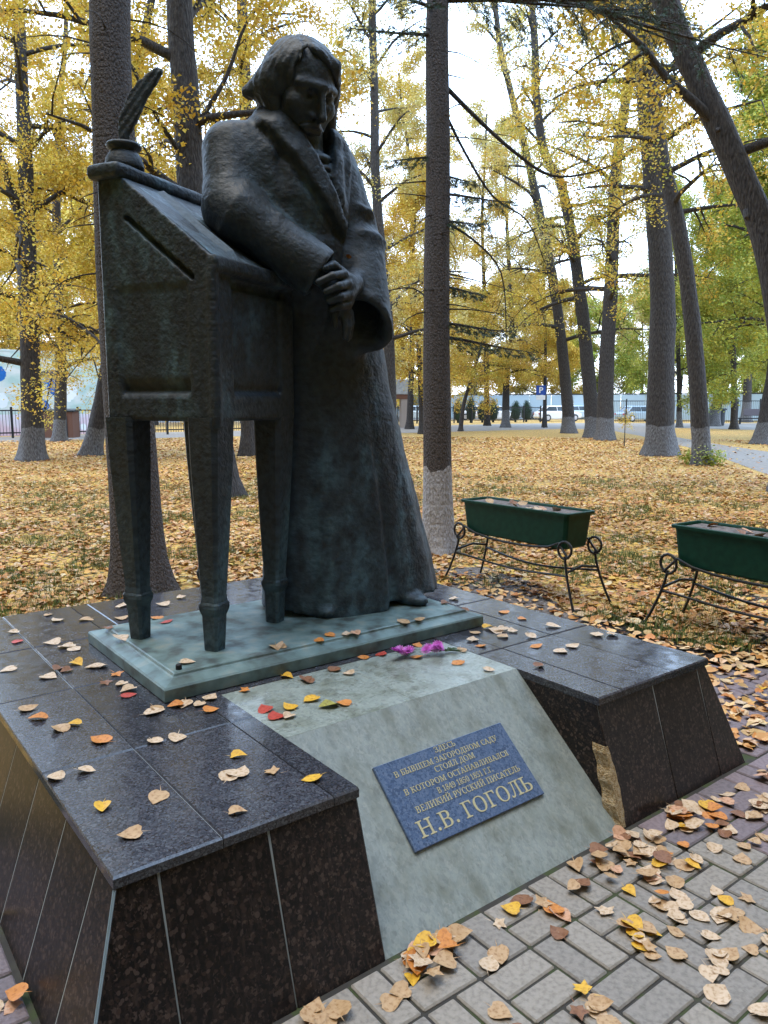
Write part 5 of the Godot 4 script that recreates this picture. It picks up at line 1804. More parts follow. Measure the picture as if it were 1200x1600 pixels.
func make_trees() -> void:
	var big := cluster_mesh(4, 9, 0.42, 0.13)
	var Y := [Color(0.65, 0.47, 0.06), Color(0.59, 0.42, 0.06), Color(0.68, 0.53, 0.12), Color(0.50, 0.38, 0.05), Color(0.60, 0.38, 0.05)]
	var YP := [Color(0.60, 0.49, 0.17), Color(0.56, 0.44, 0.11), Color(0.51, 0.41, 0.12), Color(0.58, 0.51, 0.23)]
	var O := [Color(0.54, 0.34, 0.05), Color(0.56, 0.38, 0.06), Color(0.48, 0.28, 0.05)]
	var G := [Color(0.30, 0.34, 0.05), Color(0.38, 0.38, 0.05), Color(0.24, 0.31, 0.06), Color(0.46, 0.42, 0.06)]
	var YG := Y + [Color(0.40, 0.38, 0.05), Color(0.36, 0.36, 0.06)]
	spruce("stout grey spruce trunk close behind the desk, flaring at its foot", [Vector3(2.24, 0, -6.32), Vector3(2.28, 1.23, -6.50), Vector3(2.33, 2.85, -6.75), Vector3(2.39, 3.93, -6.89), Vector3(2.46, 5.01, -7.04)], 0.215, 19.0, 11, 0.0, [], [])
	spruce("slender straight spruce trunk with a whitewashed foot between the statue and the planters", [Vector3(5.45, 0, -6.14), Vector3(5.54, 1.13, -6.27), Vector3(5.65, 2.50, -6.43), Vector3(5.81, 4.22, -6.61), Vector3(5.96, 5.94, -6.81)], 0.165, 18.0, 12, 0.92,
		[[2.9, 0.4, 0.0, 0.55], [3.6, 0.9, 0.0, 0.5], [4.1, 0.2, 0.05, 0.45], [4.3, 3.6, 0.0, 0.5], [5.6, 3.3, 0.0, 1.0], [5.9, 2.9, -0.1, 1.1], [6.1, 0.58, -0.05, 2.2], [6.2, 0.72, -0.08, 2.9], [6.0, 0.95, -0.05, 2.4], [6.5, 0.5, -0.1, 3.4], [6.4, 0.66, -0.12, 3.8], [2.35, 0.62, -0.05, 1.0], [2.5, 0.9, -0.05, 0.8], [3.9, 0.55, 0.0, 0.8]],
		[[0.028, [Vector3(5.9, 5.1, -6.72), Vector3(6.2, 4.75, -6.5), Vector3(6.55, 4.35, -6.2), Vector3(6.9, 4.1, -5.95), Vector3(7.3, 4.15, -5.7), Vector3(7.6, 4.3, -5.5)]], [0.018, [Vector3(5.92, 4.85, -6.7), Vector3(6.15, 4.35, -6.55), Vector3(6.45, 3.9, -6.4), Vector3(6.8, 3.65, -6.2), Vector3(7.0, 3.2, -6.1)]],
		[0.016, [Vector3(5.85, 3.6, -6.6), Vector3(6.15, 3.4, -6.4), Vector3(6.45, 3.05, -6.25), Vector3(6.5, 2.4, -6.2)]], [0.014, [Vector3(5.7, 2.65, -6.5), Vector3(5.5, 2.85, -6.65), Vector3(5.2, 2.8, -6.85)]]])
	var lime := "yellow limes standing in the lawn"
	tree("lime_tree", "yellow leaved lime with a dark forked trunk and flared grey foot, leftmost in the lawn", lime, [Vector3(5.36, 0, -23.45), Vector3(5.48, 1.44, -23.61), Vector3(5.65, 4.33, -23.98), Vector3(5.84, 7.04, -24.32), Vector3(6.02, 10.29, -24.76), Vector3(6.15, 13.0, -25.14)], 0.31, 20.0,
		{seed = 1, wash = 0.95, lo = 2.6, limbs = 30, reach = 4.6, per = 2, cols = Y, droop = 0.14, extra = [[0.17, [Vector3(5.8, 6.3, -24.25), Vector3(5.5, 7.6, -24.5), Vector3(5.2, 9.6, -25.0), Vector3(5.1, 12.5, -25.3)], 1, 1.5]]})
	tree("lime_tree", "thinner yellow lime with a pale whitewashed foot between the leftmost lime and the leaning one", lime, [Vector3(9.08, 0, -34.83), Vector3(9.36, 2.46, -35.05), Vector3(9.64, 6.55, -35.56), Vector3(9.91, 10.64, -36.08), Vector3(10.41, 14.73, -36.42)], 0.27, 20.0, {seed = 2, wash = 0.95, lo = 2.4, limbs = 28, reach = 4.6, per = 2, cols = Y, droop = 0.14})
	tree("lime_tree", "leaning yellow lime with a whitewashed foot, half hidden by the stout spruce trunk", lime, [Vector3(7.33, 0, -24.69), Vector3(7.74, 1.43, -24.63), Vector3(8.1, 3.02, -24.64), Vector3(8.49, 5.2, -24.72)], 0.30, 17.0, {seed = 3, wash = 0.9, lo = 3.0, limbs = 22, reach = 4.2, per = 2, cols = Y, droop = 0.12})
	tree("lime_tree", "dark lime trunk rising straight behind the inkwell, with yellow leaves", lime, [Vector3(5.8, 0, -12.21), Vector3(5.83, 3.04, -12.73), Vector3(5.85, 5.24, -13.1), Vector3(5.91, 6.89, -13.35), Vector3(5.96, 8.54, -13.6)], 0.29, 16.0, {seed = 4, wash = 0.0, lo = 5.0, limbs = 18, reach = 3.6, per = 2, cols = Y, thin = 0.55, el0 = 0.5, taper = 0.45,
		extra = [[0.05, [Vector3(5.85, 5.6, -13.1), Vector3(5.3, 6.4, -13.2), Vector3(4.9, 7.2, -13.3), Vector3(4.5, 7.7, -13.4)], 1, 1.0], [0.05, [Vector3(5.9, 6.2, -13.2), Vector3(6.5, 7.2, -13.0), Vector3(6.9, 8.2, -12.9), Vector3(7.6, 9.0, -12.8)], 1, 1.0]]})
	tree("lime_tree", "slim grey lime trunk just left of the statue's head", lime, [Vector3(11.3, 0, -21.64), Vector3(11.75, 6.19, -22.39), Vector3(12.15, 11.15, -22.97), Vector3(12.32, 14.13, -23.36)], 0.26, 20.0, {seed = 5, lo = 3.6, limbs = 26, reach = 4.4, per = 2, cols = Y, taper = 0.5})
	tree("lime_tree", "slim grey trunk with yellow leaves seen just right of the statue's shoulder", lime, [Vector3(20.45, 0, -26.11), Vector3(20.76, 5.18, -26.78), Vector3(20.83, 10.64, -27.69), Vector3(21.12, 14.73, -28.2), Vector3(21.4, 18.82, -28.71)], 0.26, 22.0, {seed = 6, lo = 2.6, limbs = 28, reach = 4.6, per = 2, cols = YP, taper = 0.45, thin = 0.95})
	tree("lime_tree", "slim forked yellow tree with a whitewashed foot behind the clipped evergreens", lime, [Vector3(39.03, 0, -37.11), Vector3(39.43, 3.84, -37.48), Vector3(39.93, 6.46, -37.56), Vector3(40.05, 8.64, -37.86), Vector3(40.41, 16.07, -38.9)], 0.27, 17.0, {seed = 7, wash = 1.2, lo = 3.0, limbs = 26, reach = 4.5, per = 2, cols = O + Y, size = 1.3, thin = 0.55})
	tree("lime_tree", "thin dark young trunk beside the parking sign", lime, [Vector3(41.16, 0, -35.47), Vector3(41.83, 7.33, -36.26), Vector3(42.18, 13.88, -37.15)], 0.15, 13.0, {seed = 8, lo = 3.0, limbs = 18, reach = 3.0, per = 2, cols = Y, size = 1.4})
	tree("lime_tree", "tall lime with a whitewashed foot leaning to the left, behind the far planter", lime, [Vector3(34.12, 0, -27.6), Vector3(34.19, 4.1, -28.27), Vector3(34.12, 7.96, -29.0), Vector3(33.86, 11.81, -29.89), Vector3(33.49, 15.67, -30.86), Vector3(33.09, 19.17, -31.79)], 0.34, 24.0, {seed = 9, wash = 0.9, lo = 5.0, limbs = 26, reach = 5.0, per = 2, cols = YP, size = 1.1, thin = 0.42, taper = 0.6})
	tree("lime_tree", "left trunk of the twin lime, bending away to the left high up", lime, [Vector3(30.49, 0, -23.2), Vector3(30.54, 2.86, -23.67), Vector3(30.54, 7.11, -24.42), Vector3(30.32, 11.67, -25.4), Vector3(29.76, 13.65, -26.18), Vector3(29.68, 16.23, -26.69)], 0.36, 22.0, {seed = 10, wash = 1.0, lo = 6.5, limbs = 24, reach = 4.6, per = 2, cols = YP + YG, size = 1.1, thin = 0.42, taper = 0.62})
	tree("lime_tree", "right trunk of the twin lime, upright with a whitewashed foot", lime, [Vector3(28.71, 0, -21.25), Vector3(29.09, 3.62, -21.6), Vector3(29.51, 6.72, -21.83), Vector3(30.1, 11.81, -22.27), Vector3(30.9, 15.76, -22.37)], 0.37, 22.0, {seed = 11, wash = 1.0, lo = 6.0, limbs = 26, reach = 4.8, per = 2, cols = YG, size = 1.1, thin = 0.5, taper = 0.6})
	tree("lime_tree", "thickest lime trunk beside the path, broad grey foot flaring into the leaves", lime, [Vector3(21.48, 0, -13.84), Vector3(21.8, 3.02, -14.13), Vector3(22.0, 5.2, -14.36), Vector3(22.1, 8.77, -14.91), Vector3(22.14, 11.15, -15.3), Vector3(22.26, 14.13, -15.74)], 0.42, 20.0, {seed = 12, wash = 0.95, lo = 7.5, limbs = 24, reach = 3.8, per = 2, cols = Y, thin = 0.42, taper = 0.35})
	var t15 := tree("lime_tree", "dark lime beside the path with a sharp whitewashed band and green shoots round its foot", lime, [Vector3(18.98, 0, -10.95), Vector3(19.07, 2.12, -11.26), Vector3(19.09, 4.63, -11.69), Vector3(18.99, 6.64, -12.12), Vector3(18.84, 7.98, -12.48), Vector3(18.81, 9.65, -12.8)], 0.235, 15.0, {seed = 13, wash = 1.0, lo = 6.5, limbs = 16, reach = 3.0, per = 2, cols = YG, thin = 0.4, taper = 0.35})
	var sx := []
	var sc := []
	for k in 60:
		var a := rng.randf() * TAU
		sx.append(Transform3D(Basis.from_euler(Vector3(0, a, 0)), Vector3(cos(a) * rng.randf_range(0.25, 0.55), rng.randf_range(0.08, 0.4), sin(a) * rng.randf_range(0.25, 0.55))))
		sc.append(jitter(Color(0.30, 0.34, 0.05), 0.3, rng))
	many(t15, "basal_shoots", M_cl[0], M.leaf, sx, sc)
	tree("lime_tree", "nearest lime, heavy bent trunk with a knob crossing the top right corner", lime, [Vector3(14.55, 0, -6.61), Vector3(14.70, 2.44, -6.93), Vector3(14.61, 4.43, -7.35), Vector3(14.36, 5.60, -7.75), Vector3(13.97, 7.06, -8.31), Vector3(13.68, 8.06, -8.70), Vector3(13.48, 8.99, -9.02)], 0.31, 15.0, {seed = 14, wash = 0.9, lo = 6.2, limbs = 16, reach = 3.2, per = 2, cols = Y, thin = 0.4, taper = 0.4,
		extra = [[0.19, [Vector3(14.42, 5.25, -7.6), Vector3(14.30, 5.06, -7.62), Vector3(14.24, 4.98, -7.62)]], [0.07, [Vector3(14.1, 6.6, -8.1), Vector3(13.85, 6.55, -8.05), Vector3(13.7, 6.5, -8.0)]]]})
	tree("lime_tree", "whitewashed lime foot at the right edge beyond the path", lime, [Vector3(31.08, 0, -15.26), Vector3(31.6, 2.4, -15.3), Vector3(32.2, 5.5, -15.4)], 0.42, 18.0, {seed = 15, wash = 0.9, lo = 3.5, limbs = 24, reach = 4.2, per = 2, cols = G, size = 1.2, taper = 0.6})
	var far := "slim trees round the far end of the path"
	tree("park_tree", "thin young trunk with a brown foot right behind the thickest lime", far, [Vector3(48.54, 0, -29.81), Vector3(48.88, 4.71, -30.39), Vector3(49.3, 11.7, -31.3)], 0.19, 15.0, {seed = 16, wash = 1.1, lo = 3.2, limbs = 24, reach = 3.8, per = 2, cols = G, size = 1.5})
	tree("park_tree", "far trunk leaning to the right behind the litter bin", far, [Vector3(53.32, 0, -30.03), Vector3(53.53, 1.2, -30.08), Vector3(54.36, 3.51, -29.86), Vector3(55.19, 6.74, -29.79)], 0.42, 15.0, {seed = 17, wash = 1.2, lo = 4.0, limbs = 22, reach = 4.2, per = 2, cols = G, size = 1.5})
	tree("park_tree", "dark upright trunk between the litter bin and the bench", far, [Vector3(47.61, 0, -25.43), Vector3(47.96, 4.48, -25.95), Vector3(48.32, 10.94, -26.82)], 0.22, 14.0, {seed = 18, lo = 3.0, limbs = 24, reach = 3.6, per = 2, cols = G, size = 1.5})
	tree("park_tree", "pale trunk with a whitewashed foot left of the bench", far, [Vector3(66.75, 0, -34.64), Vector3(67.17, 3.35, -34.91), Vector3(68.3, 14.52, -36.02)], 0.42, 17.0, {seed = 19, wash = 1.8, lo = 4.5, limbs = 22, reach = 4.6, per = 2, cols = G, size = 1.8})
	tree("park_tree", "slim green yellow tree rising between the two dark limes by the path", far, [Vector3(36.0, 0, -17.2), Vector3(36.4, 6.0, -17.7), Vector3(36.6, 12.0, -18.0)], 0.17, 17.0, {seed = 20, lo = 4.6, limbs = 34, reach = 3.6, per = 3, cols = G, size = 1.3})
	tree("park_tree", "dense green yellow tree filling the gap at the right edge", far, [Vector3(44.0, 0, -19.0), Vector3(44.3, 6.0, -19.5), Vector3(44.5, 12.0, -20.0)], 0.19, 18.0, {seed = 21, lo = 4.2, limbs = 30, reach = 4.0, per = 3, cols = G, size = 1.4})
	tree("park_tree", "yellow tree between the statue and the slender spruce trunk", far, [Vector3(27.0, 0, -31.8), Vector3(27.1, 4.0, -32.2), Vector3(27.0, 9.0, -32.6)], 0.17, 13.0, {seed = 22, lo = 2.6, limbs = 26, reach = 3.2, per = 2, cols = O + Y, size = 1.3})
	tree("park_tree", "dark small tree just right of the slender spruce, with low spreading limbs", far, [Vector3(31.5, 0, -33.6), Vector3(31.9, 1.8, -33.7), Vector3(32.8, 4.2, -33.6)], 0.14, 8.5, {seed = 23, lo = 2.6, limbs = 20, reach = 3.0, per = 2, cols = YG + O, size = 1.1, thin = 0.4})
	tree("sapling", "tiny staked sapling with a few yellow leaves beside the path", "", [Vector3(24.96, 0, -17.59), Vector3(25.0, 0.8, -17.62), Vector3(25.06, 1.5, -17.7)], 0.022, 2.0, {seed = 24, lo = 1.0, limbs = 4, reach = 0.30, per = 1, cols = Y, sides = 6, size = 0.45, thin = 0.25})
	tree("park_tree", "tall pale yellow tree filling the gap right of the statue's shoulder", far, [gp(640, 50), gp(640, 50) + Vector3(0.2, 6, 0), gp(640, 50) + Vector3(0.1, 13, 0)], 0.22, 21.0, {seed = 25, lo = 3.4, limbs = 30, reach = 4.6, per = 2, cols = YP + Y, size = 1.3, thin = 0.85})
	tree("park_tree", "sparse pale yellow tree far behind the bare spruce branches", far, [gp(762, 58), gp(762, 58) + Vector3(-0.3, 6, 0), gp(762, 58) + Vector3(-0.8, 13, 0)], 0.22, 22.0, {seed = 26, lo = 4.4, limbs = 28, reach = 4.6, per = 2, cols = YP, size = 1.4, thin = 0.6})
	# the park goes on behind and beside the camera: these stand outside the picture and shade the scene
	var around := [[-13.5, -9.0], [-10.0, -1.0], [-8.5, 6.5], [-5.0, 12.0], [1.5, 9.5], [6.0, 13.5], [9.5, 8.0], [12.5, 3.0], [16.0, 9.0], [19.0, 1.0], [-14.0, 5.0], [-3.0, 20.0], [11.0, 19.0], [-17.0, 14.0], [-6.5, -14.0], [-14.0, -20.0], [-9.5, -5.0], [-9.0, 3.0], [-2.5, 9.5], [3.5, 11.5], [7.5, 11.0], [12.0, 6.5], [14.0, 0.5], [-12.0, 10.0], [5.0, 17.0], [17.0, 5.0], [-11.0, -13.0]]
	for k in around.size():
		var p := Vector3(around[k][0], 0, around[k][1])
		tree("lime_tree", "yellow lime standing in the park behind or beside the camera", "limes outside the picture", [p, p + Vector3(0.2, 4, 0.1), p + Vector3(0.1, 9, -0.2)], 0.26, 15.0 + k % 4, {seed = 80 + k, lo = 1.6, limbs = 22, reach = 4.6, per = 1, cols = Y, size = 3.2, thin = 0.85, sides = 8, mesh = big})
	# beyond the car park
	var bg := [[-160, 58, 0, 17], [-95, 66, 1, 19], [-30, 60, 0, 17], [40, 70, 1, 20], [110, 63, 0, 18], [175, 72, 1, 20], [240, 62, 0, 17], [310, 74, 1, 19], [380, 66, 0, 18], [450, 76, 1, 21], [520, 68, 0, 17], [575, 84, 1, 18], [640, 92, 2, 13], [690, 100, 1, 15], [740, 94, 2, 12], [790, 104, 1, 16], [840, 98, 2, 12], [890, 108, 0, 15], [945, 100, 3, 12], [1000, 106, 1, 15], [1060, 96, 3, 14], [1120, 88, 3, 16], [1190, 94, 3, 17], [1260, 86, 3, 18]]
	var words := ["golden yellow tree", "pale yellow tree", "orange yellow tree", "green yellow tree"]
	var sets := [Y, YP, O + Y, G]
	var rank := {}
	var nth := ["first", "second", "third", "fourth", "fifth", "sixth"]
	for k in bg.size():
		var e: Array = bg[k]
		var p := gp(e[0], e[1])
		var side := "behind the painted wall on the left" if e[0] < 330 else ("beyond the car park behind the statue" if e[0] < 640 else ("beyond the hoarding left of the twin lime" if e[0] < 930 else "beyond the hoarding on the right"))
		rank[words[e[2]] + side] = rank.get(words[e[2]] + side, -1) + 1
		tree("background_tree", "%s %s from the left %s" % [nth[rank[words[e[2]] + side]], words[e[2]], side], "%ss %s" % [words[e[2]], side], [p, p + Vector3(0.2, 5, 0.1), p + Vector3(0.1, 11, -0.2)], 0.24, e[3], {seed = 40 + k, lo = 2.4, limbs = 18, reach = 5.2, per = 2, cols = sets[e[2]], size = 1.5, mesh = big, thin = 0.75 if e[0] > 560 and e[0] < 930 else 0.9, sides = 8, droop = 0.08})

# ---------------------------------------------------------------- fallen leaves
func leaf_zone(p: Vector3) -> String:
	if p.y > 0.6: return "the earth in a green planter"
	if p.y > 0.56: return "the bronze base plate"
	if p.y > 0.47:
		if p.x < 1.24 and p.z > -2.70: return "the left granite wing"
		if p.x > RX1 and p.z > -2.70: return "the right granite wing"
		if p.z < -3.64: return "the granite behind the bronze plate"
		if p.x < 1.24: return "the granite left of the bronze plate"
		if p.x > 2.6: return "the granite right of the bronze plate"
		return "the flat head of the pale ramp"
	if p.y > 0.06: return "the slope beside the plaque"
	if p.x < 0.55: return "the paving left of the plinth"
	if p.x < 1.22 and p.z < -1.2: return "the paving before the left wing"
	if p.x < 1.85 and p.z < -1.42: return "the ramp foot's near corner"
	if p.x < RX1 and p.z < -1.36: return "the blocks along the ramp foot"
	if p.x > 3.2 and p.z < -1.75: return "the ground right of the plinth"
	if p.x > RX1 and p.z < -1.36: return "the blocks along the right wing"
	if p.x > 2.62: return "the red blocks"
	return "the grey blocks before the plaque" if p.z < -1.15 else "the grey blocks nearest the camera"

func make_leaves() -> void:
	var shapes := []
	for k in 9: shapes.append(leaf_mesh(1 if k == 8 else 0, 100 + k))
	var r := RandomNumberGenerator.new()
	r.seed = 2024
	var all := []      # [place, tone, shape, basis, size]
	var given := [
		[0.64, 0.484, -3.46, 0], [0.92, 0.484, -3.63, 0], [0.81, 0.484, -3.33, 4], [0.83, 0.484, -3.29, 4], [0.90, 0.484, -3.36, 2], [0.76, 0.484, -3.26, 0], [0.95, 0.484, -3.26,
		0], [0.92, 0.484, -3.05, 4], [0.99, 0.484, -3.12, 3], [0.96, 0.484, -2.99, 0], [0.96, 0.484, -2.91, 0], [0.95, 0.484, -2.86, 5], [0.99, 0.484, -2.66, 1], [0.61, 0.484,
		-2.95, 1], [0.61, 0.484, -2.84, 3], [0.65, 0.484, -2.70, 1], [0.70, 0.484, -2.71, 2], [0.73, 0.484, -2.52, 3], [0.97, 0.484, -2.64, 0], [1.05, 0.484, -2.65, 3], [1.08,
		0.484, -2.64, 0], [1.12, 0.484, -2.60, 0], [1.19, 0.484, -2.64, 0], [1.14, 0.484, -2.53, 3], [0.88, 0.484, -2.39, 0], [0.94, 0.484, -2.37, 0], [1.05, 0.484, -2.13, 2],
		[0.97, 0.484, -2.03, 0], [1.00, 0.484, -2.03, 0], [1.08, 0.484, -1.97, 1], [1.15, 0.484, -1.86, 2], [0.63, 0.484, -2.32, 0], [0.54, 0.484, -2.34, 0], [0.60, 0.484, -2.07,
		2], [0.74, 0.484, -2.03, 1], [0.89, 0.484, -1.82, 1], [0.61, 0.484, -1.89, 1], [1.30, 0.484, -2.42, 5], [1.30, 0.484, -2.34, 5], [1.33, 0.484, -2.30, 0], [1.38, 0.484,
		-2.38, 2], [1.48, 0.484, -2.39, 2], [1.50, 0.484, -2.30, 7], [1.56, 0.484, -2.29, 3], [1.54, 0.484, -2.66, 2], [1.58, 0.484, -2.58, 4], [1.33, 0.484, -2.63, 3], [1.58,
		0.567, -2.80, 1], [1.19, 0.567, -2.85, 0], [1.57, 0.567, -2.80, 1], [1.77, 0.567, -2.77, 3], [1.85, 0.567, -2.80, 3], [1.92, 0.567, -2.78, 0], [1.96, 0.567, -2.76, 6],
		[2.03, 0.484, -2.66, 5], [2.24, 0.484, -2.66, 3], [2.25, 0.567, -2.77, 1], [2.34, 0.567, -2.76, 1], [1.93, 0.484, -2.67, 3], [1.75, 0.484, -2.62, 4], [1.76, 0.484, -2.54,
		0], [1.58, 0.484, -2.57, 4], [2.12, 0.484, -2.53, 3], [2.21, 0.484, -2.36, 3], [2.35, 0.484, -2.47, 1], [2.26, 0.484, -2.21, 0], [2.59, 0.484, -2.63, 1], [2.50, 0.484,
		-2.56, 0], [2.46, 0.484, -2.47, 3], [2.71, 0.484, -2.66, 2], [2.71, 0.484, -2.61, 1], [2.96, 0.484, -3.19, 0], [2.63, 0.567, -2.91, 4], [2.80, 0.484, -2.96, 4], [2.69,
		0.484, -2.60, 0], [2.73, 0.484, -2.59, 0], [2.76, 0.484, -2.55, 0], [2.66, 0.484, -2.51, 1], [2.76, 0.484, -2.42, 0], [2.67, 0.484, -2.31, 3], [2.70, 0.484, -2.19, 0],
		[2.80, 0.484, -2.20, 0], [2.47, 0.484, -2.12, 4], [2.98, 0.484, -2.47, 0], [3.04, 0.484, -2.25, 0], [3.10, 0.484, -2.21, 0], [2.96, 0.484, -2.66, 3], [2.97, 0.484, -2.81,
		3], [1.00, 0.484, -4.25, 1], [1.01, 0.484, -4.12, 0], [1.13, 0.484, -4.04, 1], [0.78, 0.484, -4.03, 0], [0.76, 0.484, -3.85, 5], [0.89, 0.484, -3.74, 0], [0.93, 0.484,
		-3.63, 0], [0.95, 0.484, -3.57, 0], [0.94, 0.484, -3.28, 0], [0.97, 0.484, -3.26, 0], [1.09, 0.567, -3.53, 4], [1.29, 0.484, -3.96, 1], [1.33, 0.567, -3.56, 3], [1.35,
		0.567, -3.47, 5], [1.09, 0.567, -3.34, 0], [1.57, 0.484, -4.09, 0], [1.72, 0.484, -4.19, 0], [1.38, 0.484, -4.20, 0]
	]
	var slope := Basis(Vector3.RIGHT, atan2(PH, 0.56))
	for e in given:
		var p := Vector3(e[0], e[1], e[2])
		var on := slope if p.y < 0.47 and p.y > 0.05 else Basis()
		all.append([p, int(e[3]), r.randi() % 9, on * Basis(Vector3.UP, r.randf() * TAU) * Basis.from_euler(Vector3(r.randf_range(-0.12, 0.12), 0, r.randf_range(-0.12, 0.12))), r.randf_range(0.050, 0.078)])
	var pick := func() -> int: return [0, 0, 0, 0, 0, 1, 1, 1, 1, 6, 3, 2, 4][r.randi() % 13]
	var warm := func() -> int: return [3, 3, 1, 1, 1, 4, 2, 0, 0, 6][r.randi() % 10]
	var drop := func(x: float, z: float, heap: float, tone: int) -> void:
		var tilt := 0.06 + heap * 4.5
		all.append([Vector3(x, 0.0095 + r.randf() * heap * 0.6, z), tone, r.randi() % 9, Basis(Vector3.UP, r.randf() * TAU) * Basis.from_euler(Vector3(r.randf_range(-tilt, tilt), 0, r.randf_range(-tilt, tilt))), r.randf_range(0.045, 0.078)])
	for k in 24: drop.call(1.27 + absf(r.randfn(0, 0.07)), -1.56 + absf(r.randfn(0, 0.055)), 0.055, warm.call())
	for k in 8: drop.call(r.randf_range(1.4, 1.9), -1.575 + absf(r.randfn(0, 0.04)), 0.02, pick.call())
	for k in 30: drop.call(2.14 + r.randfn(0, 0.14), -1.55 + absf(r.randfn(0, 0.10)), 0.05, warm.call())
	for k in 26: drop.call(2.60 + r.randfn(0, 0.10), -1.545 + absf(r.randfn(0, 0.06)), 0.06, warm.call())
	for k in 22: drop.call(3.30 + r.randfn(0, 0.12), -1.50 + absf(r.randfn(0, 0.07)), 0.06, warm.call())
	for k in 10: drop.call(0.93 + r.randfn(0, 0.10), -1.58 + absf(r.randfn(0, 0.08)), 0.04, warm.call())
	for k in 16: drop.call(0.27 + r.randfn(0, 0.05), -2.02 + r.randfn(0, 0.16), 0.05, warm.call())
	for k in 14: all.append([Vector3(4.875 + r.randf_range(-0.11, 0.11) if k < 8 else 5.03 + r.randf_range(-0.11, 0.11), 0.742 + r.randf() * 0.01, r.randf_range(-4.9, -3.9) if k < 8 else r.randf_range(-2.9, -2.2)), pick.call(), r.randi() % 9, Basis.from_euler(Vector3(r.randf_range(-0.5, 0.5), r.randf() * TAU, r.randf_range(-0.5, 0.5))), 0.085])
	var tries := 0
	var sown := 0
	while sown < 240 and tries < 5000:
		tries += 1
		var x := r.randf_range(0.9, 3.7)
		var z := r.randf_range(-1.50, -0.66)
		var near := exp(-pow((x - 2.3) / 0.6, 2.0)) * exp(-pow((z + 1.22) / 0.25, 2.0))
		if r.randf() > 0.34 + 0.8 * near: continue
		if r.randf() < 0.35:      # a few drift together
			for q in 3: drop.call(x + r.randfn(0, 0.045), z + r.randfn(0, 0.04), 0.022, pick.call())
			sown += 3
		else:
			drop.call(x, z, 0.008, pick.call())
			sown += 1
	for k in 90: drop.call(r.randf_range(3.35, 4.7), r.randf_range(-2.9, -1.3), 0.006, pick.call())
	# the 292 that show largest are leaves of their own, the others one drift
	var eye := Vector3(0, 1.6, 0)
	all.sort_custom(func(a, b): return a[4] / eye.distance_to(a[0]) > b[4] / eye.distance_to(b[0]))
	var one_by_one := all.slice(0, 292)
	var drift := {}
	for e in all.slice(292):
		if not drift.has(e[1]): drift[e[1]] = []
		drift[e[1]].append(Transform3D((e[3] as Basis) * Basis.from_scale(Vector3.ONE * e[4]), e[0]))
	for tone in drift: many(self, "leaf_drift", shapes[tone], M.fallen[tone], drift[tone], [])
	# describe each by its tone, its place and its rank from the left there
	var by := {}
	for e in one_by_one:
		var key: String = leaf_zone(e[0]) + "|" + str(e[1])
		if not by.has(key): by[key] = []
		by[key].append(e)
	var ord := ["", "second", "third", "fourth", "fifth", "sixth", "seventh", "eighth", "ninth", "tenth", "eleventh", "twelfth", "thirteenth", "fourteenth", "fifteenth", "sixteenth", "seventeenth", "eighteenth", "nineteenth", "twentieth", "twenty-first", "twenty-second", "twenty-third", "twenty-fourth", "twenty-fifth", "twenty-sixth", "twenty-seventh", "twenty-eighth", "twenty-ninth", "thirtieth"]
	for key in by:
		var list: Array = by[key]
		var bear := func(p: Vector3) -> float: return atan2(p.x, -p.z)
		list.sort_custom(func(a, b): return bear.call(a[0]) < bear.call(b[0]))
		var zone: String = key.split("|")[0]
		for k in list.size():
			var e: Array = list[k]
			var tone: String = TONES[e[1]]
			var lab := "only %s leaf on %s" % [tone, zone]
			if list.size() == 1: pass
			elif k == 0: lab = "leftmost %s leaf on %s" % [tone, zone]
			elif k == list.size() - 1: lab = "rightmost %s leaf on %s" % [tone, zone]
			elif k < ord.size(): lab = "%s %s leaf from the left on %s" % [ord[k], tone, zone]
			else: lab = "%s leaf towards the right of %s" % [tone, zone]
			var o := part(self, "fallen_leaf", shapes[e[2]], M.fallen[e[1]])
			o.transform = Transform3D((e[3] as Basis) * Basis.from_scale(Vector3.ONE * e[4]), e[0])
			tag(o, lab, "leaf", "fallen leaves on " + zone)
	# two on the desk lip, one caught in the coat
	for q in [[Vector3(1.727, 2.192, -3.075), 2, "bright yellow fallen leaf curled on the low lip of the desk"], [Vector3(1.757, 2.190, -3.082), 6, "pinkish fallen leaf on the low lip of the desk beside the yellow one"], [Vector3(1.790, 2.180, -3.085), 0, "small pale cream fallen leaf on the low lip of the desk near the sleeve"], [Vector3(2.065, 2.262, -2.955), 3, "small orange fallen leaf caught on the coat above the hands"]]:
		var o := part(self, "fallen_leaf", shapes[r.randi() % 8], M.fallen[q[1]])
		o.transform = Transform3D(Basis.from_euler(Vector3(0.5, r.randf() * TAU, 0.4)) * Basis.from_scale(Vector3.ONE * (0.062 if q[1] != 3 else 0.03)), q[0])
		tag(o, q[2], "leaf", "fallen leaves on the statue")
	# the rest of the litter: lawn, soil and the farther paving
	var lm := [leaf_mesh(0, 7, true), leaf_mesh(0, 8, true), leaf_mesh(0, 9, true), leaf_mesh(1, 10, true)]
	var tones := [Color(0.52, 0.265, 0.065), Color(0.55, 0.31, 0.10), Color(0.57, 0.36, 0.16), Color(0.45, 0.20, 0.05), Color(0.56, 0.34, 0.06), Color(0.58, 0.42, 0.25), Color(0.50, 0.22, 0.06), Color(0.36, 0.17, 0.055)]
	var xs := [[], [], [], []]
	var cs := [[], [], [], []]
	var patch := FastNoiseLite.new()
	patch.frequency = 0.55
	patch.seed = 3
	var placed := 0
	tries = 0
